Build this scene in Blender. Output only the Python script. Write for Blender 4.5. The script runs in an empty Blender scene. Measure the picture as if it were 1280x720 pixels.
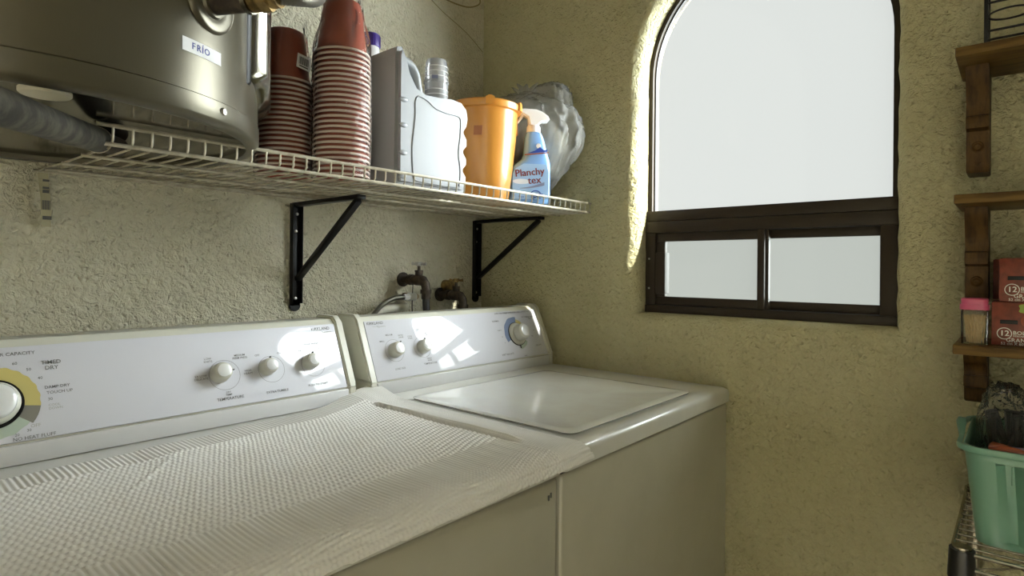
import bpy, bmesh, math, random
from mathutils import Vector, Matrix, noise
random.seed(7)
PI = math.pi
S = bpy.context.scene
COL = S.collection

# ------------------------------------------------------------------ camera
cam_d = bpy.data.cameras.new('camera'); cam = bpy.data.objects.new('camera', cam_d); COL.objects.link(cam)
S.camera = cam
yaw, roll = math.radians(40.7), math.radians(0.5)
F = Vector((math.cos(yaw), math.sin(yaw), 0)); R0 = Vector((math.sin(yaw), -math.cos(yaw), 0)); U0 = Vector((0, 0, 1))
Rv = R0 * math.cos(roll) + U0 * math.sin(roll); Uv = U0 * math.cos(roll) - R0 * math.sin(roll)
cam.matrix_world = Matrix(((Rv.x, Uv.x, -F.x, 0), (Rv.y, Uv.y, -F.y, 0), (Rv.z, Uv.z, -F.z, 1.205), (0, 0, 0, 1)))
cam_d.sensor_width = 36; cam_d.lens = 740 / 1280 * 36; cam_d.shift_y = -23 / 1280; cam_d.clip_start = 0.02

# ------------------------------------------------------------------ light
W = bpy.data.worlds.new('sky'); S.world = W; W.use_nodes = True
bg = W.node_tree.nodes['Background']; bg.inputs[0].default_value = (0.93, 0.95, 0.96, 1); bg.inputs[1].default_value = 1.12
sd = bpy.data.lights.new('sun', 'SUN'); sd.energy = 32.0; sd.angle = math.radians(1.0); sd.color = (1.0, 0.97, 0.88)
sun = bpy.data.objects.new('sun', sd); COL.objects.link(sun)
sun.rotation_euler = Vector((-0.17, 0.8, -0.50)).to_track_quat('-Z', 'Y').to_euler()
hd_ = bpy.data.lights.new('added_fill_sun', 'SUN'); hd_.energy = 50.0; hd_.angle = math.radians(78); hd_.color = (0.88, 0.94, 1.0)  # very soft second sun, added to push more daylight through the window
fill_sun = bpy.data.objects.new('added_fill_sun', hd_); COL.objects.link(fill_sun)
fill_sun.rotation_euler = Vector((-0.66, 0.70, -0.12)).to_track_quat('-Z', 'Y').to_euler()
ld = bpy.data.lights.new('added_fill_light', 'AREA'); ld.shape = 'DISK'; ld.size = 0.34; ld.energy = 2.2; ld.color = (1.0, 0.93, 0.72)  # unseen warm lamp added to fill the room
lo = bpy.data.objects.new('added_fill_light', ld); COL.objects.link(lo); lo.location = (-0.55, -0.60, 2.375)
S.view_settings.view_transform = 'Standard'; S.view_settings.look = 'None'; S.view_settings.gamma = 1
S.view_settings.use_curve_mapping = False; S.view_settings.exposure = 0.0
S.cycles.max_bounces = 10; S.cycles.transparent_max_bounces = 24; S.cycles.caustics_reflective = False; S.cycles.caustics_refractive = False

# ------------------------------------------------------------------ materials
def mat(name, col, rough=0.5, metal=0.0, bump=None, var=None, **kw):
    m = bpy.data.materials.new(name); m.use_nodes = True; nt = m.node_tree; b = nt.nodes['Principled BSDF']
    b.inputs['Base Color'].default_value = (*col, 1); b.inputs['Roughness'].default_value = rough; b.inputs['Metallic'].default_value = metal
    for k, v in kw.items(): b.inputs[k.replace('_', ' ')].default_value = v
    tc = nt.nodes.new('ShaderNodeTexCoord')
    def nz(scale, detail=4, r=0.55, coords='Object'):
        n = nt.nodes.new('ShaderNodeTexNoise'); n.inputs['Scale'].default_value = scale; n.inputs['Detail'].default_value = detail
        n.inputs['Roughness'].default_value = r
        if isinstance(coords, tuple):
            mp = nt.nodes.new('ShaderNodeMapping'); mp.inputs['Scale'].default_value = coords
            nt.links.new(tc.outputs['Object'], mp.inputs['Vector']); nt.links.new(mp.outputs[0], n.inputs['Vector'])
        else: nt.links.new(tc.outputs[coords], n.inputs['Vector'])
        return n
    if var:      # (scale, other colour, amount[, stretch])
        n = nz(var[0], 6, 0.6, var[3] if len(var) > 3 else 'Object')
        rp = nt.nodes.new('ShaderNodeValToRGB'); rp.color_ramp.elements[0].position = 0.42; rp.color_ramp.elements[1].position = 0.62
        rp.color_ramp.elements[0].color = (0, 0, 0, 1); rp.color_ramp.elements[1].color = (var[2],) * 3 + (1,)
        mx = nt.nodes.new('ShaderNodeMix'); mx.data_type = 'RGBA'
        mx.inputs[6].default_value = (*col, 1); mx.inputs[7].default_value = (*var[1], 1)
        nt.links.new(n.outputs[0], rp.inputs[0]); nt.links.new(rp.outputs[0], mx.inputs[0]); nt.links.new(mx.outputs[2], b.inputs['Base Color'])
    if bump:     # (scale, strength, distance)
        n = nz(bump[0], 5, 0.6, bump[3] if len(bump) > 3 else 'Object'); bp = nt.nodes.new('ShaderNodeBump')
        bp.inputs['Strength'].default_value = bump[1]; bp.inputs['Distance'].default_value = bump[2]
        nt.links.new(n.outputs[0], bp.inputs['Height']); nt.links.new(bp.outputs[0], b.inputs['Normal'])
    return m

def stucco(name, col, col2):
    m = mat(name, col, 0.85); nt = m.node_tree; b = nt.nodes['Principled BSDF']; b.inputs['Specular IOR Level'].default_value = 0.25
    tc = nt.nodes.new('ShaderNodeTexCoord')
    def nz(s, d, r=0.55, dist=0.0):
        n = nt.nodes.new('ShaderNodeTexNoise'); n.inputs['Scale'].default_value = s; n.inputs['Detail'].default_value = d
        n.inputs['Roughness'].default_value = r; n.inputs['Distortion'].default_value = dist; nt.links.new(tc.outputs['Object'], n.inputs['Vector']); return n
    a = nz(70, 4, 0.6, 0.6); c = nz(16, 3); v = nt.nodes.new('ShaderNodeTexVoronoi'); v.inputs['Scale'].default_value = 75
    wv = nz(30, 2); add0 = nt.nodes.new('ShaderNodeVectorMath'); add0.operation = 'MULTIPLY_ADD'
    nt.links.new(wv.outputs['Color'], add0.inputs[0]); add0.inputs[1].default_value = (0.03, 0.03, 0.03); nt.links.new(tc.outputs['Object'], add0.inputs[2])
    nt.links.new(add0.outputs[0], v.inputs['Vector'])
    pit = nt.nodes.new('ShaderNodeMapRange'); pit.inputs['From Min'].default_value = 0.0; pit.inputs['From Max'].default_value = 0.32
    nt.links.new(v.outputs['Distance'], pit.inputs['Value'])
    m1 = nt.nodes.new('ShaderNodeMath'); m1.operation = 'MULTIPLY_ADD'; m1.inputs[1].default_value = 0.9
    nt.links.new(a.outputs[0], m1.inputs[0]); nt.links.new(c.outputs[0], m1.inputs[2])
    m2 = nt.nodes.new('ShaderNodeMath'); m2.operation = 'MULTIPLY_ADD'; m2.inputs[1].default_value = 0.30
    nt.links.new(pit.outputs[0], m2.inputs[0]); nt.links.new(m1.outputs[0], m2.inputs[2])
    bp = nt.nodes.new('ShaderNodeBump'); bp.inputs['Strength'].default_value = 1.0; bp.inputs['Distance'].default_value = 0.020
    nt.links.new(m2.outputs[0], bp.inputs['Height']); nt.links.new(bp.outputs[0], b.inputs['Normal'])
    big = nz(3.2, 5); rp = nt.nodes.new('ShaderNodeMapRange'); rp.inputs['From Min'].default_value = 0.35; rp.inputs['From Max'].default_value = 0.68
    nt.links.new(big.outputs[0], rp.inputs['Value'])
    mx = nt.nodes.new('ShaderNodeMix'); mx.data_type = 'RGBA'; mx.inputs[6].default_value = (*col, 1); mx.inputs[7].default_value = (*col2, 1)
    nt.links.new(rp.outputs[0], mx.inputs[0]); nt.links.new(mx.outputs[2], b.inputs['Base Color'])
    return m

def film(name, tint, clear, gloss=0.25, rough=0.15, bump=None, body=(0.9, 0.9, 0.9), translucent=True):
    """thin clear or milky sheet: see-through part + milky part + glossy coat"""
    m = bpy.data.materials.new(name); m.use_nodes = True; nt = m.node_tree; nt.nodes.remove(nt.nodes['Principled BSDF'])
    out = nt.nodes['Material Output']; tr = nt.nodes.new('ShaderNodeBsdfTransparent'); tr.inputs[0].default_value = (*tint, 1)
    tl = nt.nodes.new('ShaderNodeBsdfTranslucent'); tl.inputs[0].default_value = (*body, 1)
    df = nt.nodes.new('ShaderNodeBsdfDiffuse'); df.inputs[0].default_value = (*body, 1)
    mm = nt.nodes.new('ShaderNodeMixShader'); mm.inputs[0].default_value = 0.5 if translucent else 1.0
    nt.links.new(tl.outputs[0], mm.inputs[1]); nt.links.new(df.outputs[0], mm.inputs[2])
    m1 = nt.nodes.new('ShaderNodeMixShader'); m1.inputs[0].default_value = 1 - clear
    nt.links.new(tr.outputs[0], m1.inputs[1]); nt.links.new(mm.outputs[0], m1.inputs[2])
    gl = nt.nodes.new('ShaderNodeBsdfGlossy'); gl.inputs['Roughness'].default_value = rough
    fr = nt.nodes.new('ShaderNodeLayerWeight'); fr.inputs[0].default_value = gloss
    m2 = nt.nodes.new('ShaderNodeMixShader'); nt.links.new(fr.outputs['Facing' if gloss > 0.3 else 'Fresnel'], m2.inputs[0])
    nt.links.new(m1.outputs[0], m2.inputs[1]); nt.links.new(gl.outputs[0], m2.inputs[2]); nt.links.new(m2.outputs[0], out.inputs[0])
    if bump:
        tc = nt.nodes.new('ShaderNodeTexCoord'); n = nt.nodes.new('ShaderNodeTexNoise'); n.inputs['Scale'].default_value = bump[0]; n.inputs['Detail'].default_value = 3
        n.inputs['Distortion'].default_value = 1.2
        nt.links.new(tc.outputs['Object'], n.inputs['Vector']); bp = nt.nodes.new('ShaderNodeBump'); bp.inputs['Strength'].default_value = bump[1]; bp.inputs['Distance'].default_value = bump[2]
        nt.links.new(n.outputs[0], bp.inputs['Height'])
        for x in (gl, df, fr): nt.links.new(bp.outputs[0], x.inputs['Normal'])
    return m

M = {}
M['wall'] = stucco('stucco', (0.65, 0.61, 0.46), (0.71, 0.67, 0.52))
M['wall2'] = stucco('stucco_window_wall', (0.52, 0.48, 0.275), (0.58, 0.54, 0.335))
M['ceil'] = mat('ceiling_paint', (0.66, 0.62, 0.5), 0.9)
M['floor'] = mat('floor_tile', (0.30, 0.25, 0.19), 0.5, var=(5, (0.24, 0.19, 0.14), 0.8))
M['outer'] = mat('outside_plaster', (0.85, 0.85, 0.82), 0.8)
M['frame'] = mat('brown_aluminium', (0.032, 0.024, 0.017), 0.42, 0.0, var=(14, (0.04, 0.03, 0.019), 0.5), Specular_IOR_Level=0.15)
M['framedark'] = mat('black_gasket', (0.008, 0.007, 0.006), 0.5)
M['pane'] = film('window_glass', (0.70, 0.715, 0.68), 0.93, 0.12, 0.04, None, (0.18, 0.18, 0.17))
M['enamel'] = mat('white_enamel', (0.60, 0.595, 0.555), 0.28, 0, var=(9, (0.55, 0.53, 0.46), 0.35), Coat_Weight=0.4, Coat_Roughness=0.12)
M['shadedenamel'] = mat('shaded_cabinet_enamel', (0.44, 0.425, 0.345), 0.3, 0, var=(9, (0.39, 0.37, 0.29), 0.4), Coat_Weight=0.3, Coat_Roughness=0.15)  # deck enamel made darker: shade on the machine fronts put into the colour
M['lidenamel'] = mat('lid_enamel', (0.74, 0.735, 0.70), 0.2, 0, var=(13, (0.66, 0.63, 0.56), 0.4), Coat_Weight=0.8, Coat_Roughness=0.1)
M['cap'] = mat('console_end_plastic', (0.56, 0.55, 0.47), 0.35)
M['panel'] = mat('console_panel', (0.60, 0.60, 0.65), 0.35, 0, Specular_IOR_Level=0.1, Coat_Weight=1.0, Coat_IOR=1.42, Coat_Roughness=0.03)
M['kick'] = mat('console_lower_strip', (0.57, 0.565, 0.57), 0.35, 0, Coat_Weight=1.0, Coat_IOR=1.4, Coat_Roughness=0.05)
M['knob'] = mat('knob_plastic', (0.50, 0.49, 0.42), 0.35)
M['knobface'] = mat('knob_face', (0.66, 0.66, 0.65), 0.25, 0, Coat_Weight=1.0, Coat_IOR=1.4, Coat_Roughness=0.06)
M['print'] = mat('grey_print', (0.09, 0.09, 0.085), 0.6)
M['lightprint'] = mat('pale_print', (0.33, 0.33, 0.31), 0.6)
M['shadowline'] = mat('dark_gap', (0.02, 0.02, 0.018), 0.8)
M['ringyellow'] = mat('ring_yellow', (0.50, 0.42, 0.14), 0.5)
M['ringgrey'] = mat('ring_grey', (0.17, 0.16, 0.13), 0.5)
M['ringgreen'] = mat('ring_green', (0.36, 0.42, 0.34), 0.5)
M['ringblue'] = mat('ring_blue', (0.15, 0.20, 0.33), 0.5)
M['towel'] = mat('waffle_cotton', (0.76, 0.745, 0.71), 0.95, 0, bump=(700, 0.25, 0.0008), var=(7, (0.69, 0.67, 0.63), 0.4), Sheen_Weight=0.25)
M['wire'] = mat('coated_wire', (0.50, 0.46, 0.36), 0.38, 0.25, var=(40, (0.30, 0.26, 0.18), 0.7))
M['black'] = mat('black_steel', (0.007, 0.006, 0.006), 0.4, Specular_IOR_Level=0.25)
M['screw'] = mat('screw_metal', (0.55, 0.53, 0.48), 0.35, 0.9)
M['steel'] = mat('brushed_steel', (0.115, 0.103, 0.072), 0.28, 0.5, Specular_IOR_Level=0.3, bump=(40, 0.05, 0.002, (30, 30, 0.6)), var=(3, (0.10, 0.09, 0.062), 0.6))
M['darkplate'] = mat('dark_bottom_plate', (0.13, 0.115, 0.085), 0.13, 0.9)
M['steelb'] = mat('polished_steel', (0.24, 0.225, 0.18), 0.14, 1.0)
M['white'] = mat('white_plastic', (0.80, 0.80, 0.80), 0.32)
M['oldwhite'] = mat('aged_white_plastic', (0.62, 0.59, 0.48), 0.5)
M['sticker'] = mat('white_sticker', (0.72, 0.72, 0.72), 0.5)
M['blueink'] = mat('blue_ink', (0.02, 0.03, 0.22), 0.5)
M['galv'] = mat('weathered_pipe', (0.040, 0.037, 0.030), 0.6, 0.5, bump=(60, 0.15, 0.002), var=(38, (0.13, 0.12, 0.09), 0.8))
M['brass'] = mat('old_brass', (0.35, 0.24, 0.09), 0.4, 0.8, var=(60, (0.12, 0.08, 0.04), 0.8))
M['iron'] = mat('dark_iron', (0.045, 0.035, 0.028), 0.55, 0.6, bump=(90, 0.5, 0.002), var=(70, (0.12, 0.09, 0.06), 0.6))
M['braid'] = mat('braided_hose', (0.16, 0.15, 0.12), 0.35, 0.9, bump=(500, 0.6, 0.001))
M['rubber'] = mat('black_rubber', (0.02, 0.02, 0.022), 0.4)
M['cuprim'] = mat('cup_rim', (0.72, 0.60, 0.52), 0.4)
M['cup'] = mat('red_cup', (0.27, 0.055, 0.028), 0.35)
M['wrap'] = film('clear_wrap', (0.99, 0.99, 0.99), 0.95, 0.12, 0.12, (22, 0.7, 0.02))
M['bottle'] = mat('milky_bottle', (0.28, 0.292, 0.305), 0.35, 0, Subsurface_Weight=0.0)
M['purple'] = mat('purple_cap', (0.07, 0.035, 0.26), 0.35)
M['clearcup'] = film('clear_measuring_cup', (0.96, 0.96, 0.97), 0.55, 0.25, 0.1, None, (0.85, 0.85, 0.86))
M['bucket'] = mat('orange_plastic', (0.62, 0.26, 0.04), 0.3, 0, Coat_Weight=0.4, Coat_Roughness=0.15, Transmission_Weight=0.0)
M['bucketprint'] = mat('faded_sticker', (0.42, 0.14, 0.04), 0.5)
M['sprayblue'] = mat('blue_bottle', (0.22, 0.42, 0.78), 0.22, 0, Coat_Weight=0.6, Coat_Roughness=0.08)
M['labelblue'] = mat('label_blue', (0.33, 0.52, 0.80), 0.3)
M['navy'] = mat('navy_ink', (0.02, 0.06, 0.35), 0.4)
M['redink'] = mat('dark_red_ink', (0.20, 0.02, 0.02), 0.4)
M['palegrey'] = mat('pale_ink', (0.72, 0.78, 0.9), 0.4)
M['greyink'] = mat('grey_ink', (0.22, 0.24, 0.38), 0.4)
M['bag'] = film('clear_bag', (0.96, 0.96, 0.95), 0.66, 0.16, 0.22, (14, 0.7, 0.03), (0.80, 0.79, 0.74))
M['bag2'] = film('cellophane', (0.98, 0.98, 0.98), 0.90, 0.2, 0.14, (40, 1.0, 0.02), (0.6, 0.6, 0.58))
M['stuffing'] = mat('pale_packing', (0.46, 0.44, 0.38), 0.7, bump=(30, 0.8, 0.02), var=(18, (0.22, 0.20, 0.17), 0.8))
M['wood'] = mat('stained_wood', (0.085, 0.045, 0.013), 0.5, 0, bump=(10, 0.25, 0.003, (2, 2, 14)), var=(6, (0.035, 0.018, 0.007), 0.9, (1, 14, 4)), Specular_IOR_Level=0.15)
M['woodh'] = mat('stained_plank_wood', (0.15, 0.088, 0.024), 0.45, 0, bump=(10, 0.25, 0.003, (2, 2, 14)), var=(7, (0.07, 0.036, 0.011), 0.9, (8, 1.2, 10)), Specular_IOR_Level=0.2)
M['pink'] = mat('pink_lid', (0.50, 0.075, 0.16), 0.35)
M['jar'] = film('clear_jar', (0.93, 0.95, 0.93), 0.9, 0.2, 0.08, None, (0.6, 0.6, 0.55))
M['pick'] = mat('toothpick_wood', (0.62, 0.43, 0.18), 0.6)
M['box'] = mat('printed_box', (0.20, 0.040, 0.020), 0.4, 0, var=(60, (0.12, 0.024, 0.012), 0.9))
M['boxwhite'] = mat('box_print', (0.75, 0.74, 0.66), 0.5)
M['boxgreen'] = mat('box_leaf', (0.30, 0.40, 0.06), 0.5)
M['teal'] = mat('mint_plastic', (0.155, 0.31, 0.225), 0.35, 0, Coat_Weight=0.2)
M['chrome'] = mat('chrome_wire', (0.40, 0.38, 0.32), 0.25, 1.0)
M['blackplastic'] = mat('black_plastic', (0.012, 0.012, 0.012), 0.3)
M['redpack'] = mat('red_brown_packet', (0.30, 0.06, 0.02), 0.3)
M['tag'] = mat('yellowed_tag', (0.42, 0.38, 0.24), 0.6)
M['fillglass'] = mat('fill_lamp_glass', (0.8, 0.78, 0.7), 0.4)
M['cable'] = mat('yellow_cable', (0.30, 0.25, 0.10), 0.5)

# ------------------------------------------------------------------ mesh builder
class MB:
    def __init__(s): s.v = []; s.f = []; s.sm = []
    def add(s, v, f, smooth=True, m=None):
        n = len(s.v); s.v += [tuple(m @ Vector(p)) if m is not None else tuple(p) for p in v]
        s.f += [tuple(i + n for i in q) for q in f]; s.sm += [smooth] * len(f)
    def bm(s, b, smooth=False, m=None):
        b.verts.index_update(); s.add([v.co[:] for v in b.verts], [[v.index for v in f.verts] for f in b.faces], smooth, m); b.free()
    def box(s, lo, hi, bev=0.0, seg=2, m=None, smooth=None):
        b = bmesh.new(); bmesh.ops.create_cube(b, size=1)
        for v in b.verts: v.co = Vector([lo[i] if v.co[i] < 0 else hi[i] for i in range(3)])
        if bev: bmesh.ops.bevel(b, geom=b.edges[:], offset=bev, segments=seg, affect='EDGES', profile=0.5)
        s.bm(b, bool(bev) if smooth is None else smooth, m)
    def lathe(s, prof, n=40, m=None, smooth=True, closed=False):
        v = []; f = []; k = len(prof)
        for i in range(n):
            a = 2 * PI * i / n
            for r, z in prof: v.append((r * math.cos(a), r * math.sin(a), z))
        for i in range(n):
            j = (i + 1) % n
            for q in range(k - (0 if closed else 1)):
                q2 = (q + 1) % k; f.append((i * k + q, j * k + q, j * k + q2, i * k + q2))
        s.add(v, f, smooth, m)
    def tube(s, pts, r, n=10, caps=True, m=None):
        pts = [Vector(p) for p in pts]; v = []; f = []; up = None
        for i, p in enumerate(pts):
            t = (pts[min(i + 1, len(pts) - 1)] - pts[max(i - 1, 0)]).normalized()
            if up is None: up = t.orthogonal().normalized()
            up = (up - t * up.dot(t)).normalized(); w = t.cross(up); rr = r[i] if isinstance(r, (list, tuple)) else r
            for k in range(n):
                a = 2 * PI * k / n; v.append(p + (up * math.cos(a) + w * math.sin(a)) * rr)
        for i in range(len(pts) - 1):
            for k in range(n): f.append((i * n + k, i * n + (k + 1) % n, (i + 1) * n + (k + 1) % n, (i + 1) * n + k))
        if caps: f += [tuple(range(n))[::-1], tuple(range((len(pts) - 1) * n, len(pts) * n))]
        s.add(v, f, True, m)
    def prism(s, poly, d0, d1, m=None, bev=0.0, seg=2, smooth=None):
        """poly in local XY, extruded along local Z"""
        b = bmesh.new(); vs = [b.verts.new((x, y, d0)) for x, y in poly]; fc = b.faces.new(vs)
        r = bmesh.ops.extrude_face_region(b, geom=[fc]); bmesh.ops.translate(b, vec=(0, 0, d1 - d0), verts=[e for e in r['geom'] if isinstance(e, bmesh.types.BMVert)])
        bmesh.ops.recalc_face_normals(b, faces=b.faces[:])
        if bev: bmesh.ops.bevel(b, geom=[e for e in b.edges if abs(e.verts[0].co.z - e.verts[1].co.z) < 1e-7], offset=bev, segments=seg, affect='EDGES', clamp_overlap=True)
        s.bm(b, bool(bev) if smooth is None else smooth, m)
    def text(s, body, size, m, align='CENTER', extrude=0.0):
        c = bpy.data.curves.new('lettering', 'FONT'); c.body = body; c.size = size; c.align_x = align; c.align_y = 'CENTER'; c.resolution_u = 2; c.offset = size * .005; c.extrude = extrude
        o = bpy.data.objects.new('lettering', c); COL.objects.link(o)
        me = o.to_mesh(); s.add([v.co[:] for v in me.vertices], [tuple(p.vertices) for p in me.polygons], False, m)
        o.to_mesh_clear(); bpy.data.objects.remove(o); bpy.data.curves.remove(c)
    def obj(s, name, mt, parent=None, angle=40, inv=None):
        me = bpy.data.meshes.new(name)
        vv = s.v
        if parent is not None:
            im = parent.matrix_basis.inverted() if parent.parent is None else (parent.parent.matrix_basis @ parent.matrix_basis).inverted()
            vv = [tuple(im @ Vector(p)) for p in s.v]
        me.from_pydata(vv, [], s.f); me.polygons.foreach_set('use_smooth', s.sm); me.update()
        if any(s.sm) and angle: me.set_sharp_from_angle(angle=math.radians(angle))
        me.materials.append(M[mt]); o = bpy.data.objects.new(name, me); COL.objects.link(o); o.parent = parent
        return o

def tag(o, label=None, cat=None, group=None, kind=None):
    for k, v in (('label', label), ('category', cat), ('group', group), ('kind', kind)):
        if v: o[k] = v
    return o
def thing(name, label, cat, loc=(0, 0, 0), rz=0.0, group=None):
    o = bpy.data.objects.new(name, None); o.empty_display_size = 0.05; COL.objects.link(o)
    o.matrix_basis = Matrix.Translation(loc) @ Matrix.Rotation(rz, 4, 'Z'); return tag(o, label, cat, group)
def copy_tree(o, parent=None):
    c = o.copy(); COL.objects.link(c); c.parent = parent
    for ch in list(o.children): copy_tree(ch, c)
    return c
def frame_m(o, x, y, z=None):
    x = Vector(x).normalized(); y = Vector(y).normalized(); z = x.cross(y) if z is None else Vector(z)
    return Matrix(((x.x, y.x, z.x, o[0]), (x.y, y.y, z.y, o[1]), (x.z, y.z, z.z, o[2]), (0, 0, 0, 1)))
def T(x, y, z): return Matrix.Translation((x, y, z))
def spline(P, n=8):
    P = [Vector(p) for p in P]; out = []
    for i in range(len(P) - 1):
        a, b, c, d = P[max(i - 1, 0)], P[i], P[i + 1], P[min(i + 2, len(P) - 1)]
        for k in range(n):
            t = k / n; out.append(0.5 * ((2 * b) + (c - a) * t + (2 * a - 5 * b + 4 * c - d) * t * t + (3 * b - a - 3 * c + d) * t ** 3))
    return out + [P[-1]]

# ------------------------------------------------------------------ room shell
XW, YW, ZC = 1.51, 1.44, 2.40          # window wall, back wall, ceiling
XL, YF = -1.15, -1.25                  # far sides behind the camera
m = MB(); m.box((XL - .15, YF - .15, -.1), (XW + .2, YW + .15, 0)); tag(m.obj('floor', 'floor'), kind='structure')
m = MB(); m.box((XL - .15, YF - .15, ZC), (XW + .2, YW + .15, ZC + .1)); tag(m.obj('ceiling', 'ceil'), kind='structure')
m = MB(); m.box((XL - .15, YW, 0), (XW + .13, YW + .15, ZC)); tag(m.obj('wall_back', 'wall'), kind='structure')
m = MB(); m.box((XL - .15, YF - .15, 0), (XL, YW, ZC)); tag(m.obj('wall_left', 'wall'), kind='structure')
m = MB()                                # front wall with an unseen opening added to let in fill light
m.box((XL, YF - .15, 0), (-1.0, YF, ZC)); m.box((-0.55, YF - .15, 0), (XW + .13, YF, ZC)); m.box((-1.0, YF - .15, 2.05), (-0.55, YF, ZC))
tag(m.obj('wall_front', 'wall'), kind='structure')

# window wall with arched opening, soft plaster edges
YA, YB, Z0, ZS = 0.207, 0.833, 1.085, 1.765
YCn, RAD = (YA + YB) / 2, (YB - YA) / 2
def outline(off, n=36, grow=None):
    """closed loop round the opening, enlarged by off: bottom, right side up, arch, left side down"""
    L = []
    def seg(a, b, k):
        for i in range(k): L.append((a[0] + (b[0] - a[0]) * i / k, a[1] + (b[1] - a[1]) * i / k))
    a, b, z = YA - off, YB + off, Z0 - off
    seg((b, z), (a, z), 20); seg((a, z), (a, ZS), 24)
    for i in range(n): t = PI + (0 - PI) * i / n; L.append((YCn + (RAD + off) * math.cos(t), ZS + (RAD + off) * math.sin(t)))
    seg((b, ZS), (b, z), 24); return L
FX = XW + 0.075                        # window frame plane
rings = []
prof = [(0.034, 0.0), (0.022, 0.002), (0.012, 0.008), (0.005, 0.017), (0.001, 0.032), (0.0, 0.050), (-0.001, 0.075), (-0.001, 0.13)]
V = []; Fc = []
for off, dx in prof:
    for (y, z) in outline(off):
        q = noise.noise(Vector((y * 25, z * 25, dx * 20))) * 0.004 + noise.noise(Vector((y * 80, z * 80, dx * 60))) * 0.0016
        k = 1.0 if 0 < dx < 0.07 else 0.0
        if z < Z0 + 0.001: k *= 0.4
        V.append((XW + dx + (q * k if dx < .03 else 0), y - (YCn - y) * 0 + k * q * (1 if y > YCn else -1), z))
n = len(outline(0))
for i in range(len(prof) - 1):
    for j in range(n): Fc.append((i * n + j, i * n + (j + 1) % n, (i + 1) * n + (j + 1) % n, (i + 1) * n + j))
b = bmesh.new(); bv = [b.verts.new(p) for p in V]
for q in Fc: b.faces.new([bv[i] for i in q])
def sheet(x, inner):
    c = [b.verts.new((x, y, z)) for y, z in ((YF, 0), (YW, 0), (YW, ZC), (YF, ZC))]
    ed = [b.edges.new((c[i], c[(i + 1) % 4])) for i in range(4)] + [b.edges.get((bv[inner + j], bv[inner + (j + 1) % n])) for j in range(n)]
    r = bmesh.ops.triangle_fill(b, use_beauty=True, edges=ed); return c
sheet(XW, 0); sheet(XW + .13, (len(prof) - 1) * n)
bmesh.ops.recalc_face_normals(b, faces=b.faces[:])
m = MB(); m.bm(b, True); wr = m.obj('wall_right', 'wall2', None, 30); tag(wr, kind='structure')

# window: frame, transom, sash, latch, panes (all plain solids at the frame plane)
win = thing('window_1', 'arched window with dark brown metal frame and low sliding sash', 'window', (FX, YCn, Z0)); del win['category']; win['kind'] = 'structure'
def bar_poly(mb, poly_out, poly_in, x0, x1):
    k = len(poly_out); v = []; 
    for x in (x0, x1):
        for P in (poly_out, poly_in): v += [(x, y, z) for y, z in P]
    f = []
    for j in range(k):
        q = (j + 1) % k
        f += [(j, q, k + q, k + j), (2 * k + j, 3 * k + j, 3 * k + q, 2 * k + q), (j, 2 * k + j, 2 * k + q, q), (k + j, k + q, 3 * k + q, 3 * k + j)]
    mb.add(v, f, False)
m = MB(); bar_poly(m, outline(0.002), outline(-0.013), FX - 0.006, FX + 0.030); m.obj('outer_frame', 'frame', win)
ZT0, ZT1 = 1.318, 1.378               # transom
m = MB(); m.box((FX - .014, YA - .001, ZT0 + .030), (FX + .030, YB + .001, ZT1), .0015); m.obj('transom_upper_bar', 'frame', win)
m = MB(); m.box((FX - .020, YA - .001, ZT0 - .004), (FX + .030, YB + .001, ZT0 + .0285), .0015); m.obj('transom_lower_bar', 'frame', win)
m = MB(); m.box((FX - .020, YA - .001, Z0 - .001), (FX + .030, YB + .001, Z0 + .022), .0015); m.obj('sill_bar', 'frame', win)
m = MB(); m.box((FX - .020, YA - .001, Z0 + .0225), (FX + .026, YA + .036, ZT0 - .0045), .0015); m.obj('side_bar', 'frame', win)
m = MB(); m.box((FX - .018, YB - .030, Z0 + .0225), (FX + .026, YB + .001, ZT0 - .0045), .0015); m.obj('side_bar', 'frame', win)
# slider sash (left half) and fixed sash (right half)
YM = 0.500
def sash(y0, y1, x, wb, name, t=0.014, st=None):
    r = MB(); z0, z1 = Z0 + .0225, ZT0 - .0045; st = st or (wb, wb)
    r.box((x, y0, z0), (x + t, y1, z0 + wb), .001); r.box((x, y0, z1 - wb), (x + t, y1, z1), .001)
    r.box((x, y0, z0 + wb), (x + t, y0 + st[0], z1 - wb), .001); r.box((x, y1 - st[1], z0 + wb), (x + t, y1, z1 - wb), .001)
    o = r.obj(name, 'frame', win)
    p = MB(); p.box((x + t * .5, y0 + st[0] * .5, z0 + wb * .5), (x + t * .5 + .003, y1 - st[1] * .5, z1 - wb * .5)); p.obj('pane', 'pane', o)
    return o
sash(YM - .010, YB - .031, FX - .010, .024, 'sliding_sash', st=(.026, .026))
sash(YA + .037, YM + .012, FX + .008, .022, 'fixed_sash', st=(.004, .014))
m = MB(); m.box((FX - .024, YM - .004, Z0 + .0225), (FX - .0105, YM + .014, ZT0 - .0045), .002); m.obj('meeting_stile', 'frame', win)
lt = MB(); lt.box((FX - .040, YB - .072, Z0 + .055), (FX - .0105, YB - .042, Z0 + .172), .002); la = lt.obj('sash_handle', 'frame', win)
lt = MB()
for zz in (.07, .155):
    for yy in (YB - .012, YB - .036): lt.lathe([(0, 0), (.003, 0), (.0028, .0015), (0, .002)], 10, frame_m((FX - .0185, yy, Z0 + zz), (0, -1, 0), (0, 0, 1)))
tag(lt.obj('screw', 'screw', win), kind='stuff')
m = MB(); pl = outline(-0.010); m.add([(FX + .012, y, max(z, ZT1 - .01)) for y, z in pl], [tuple(range(len(pl)))], False); m.obj('pane', 'pane', win)
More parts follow.
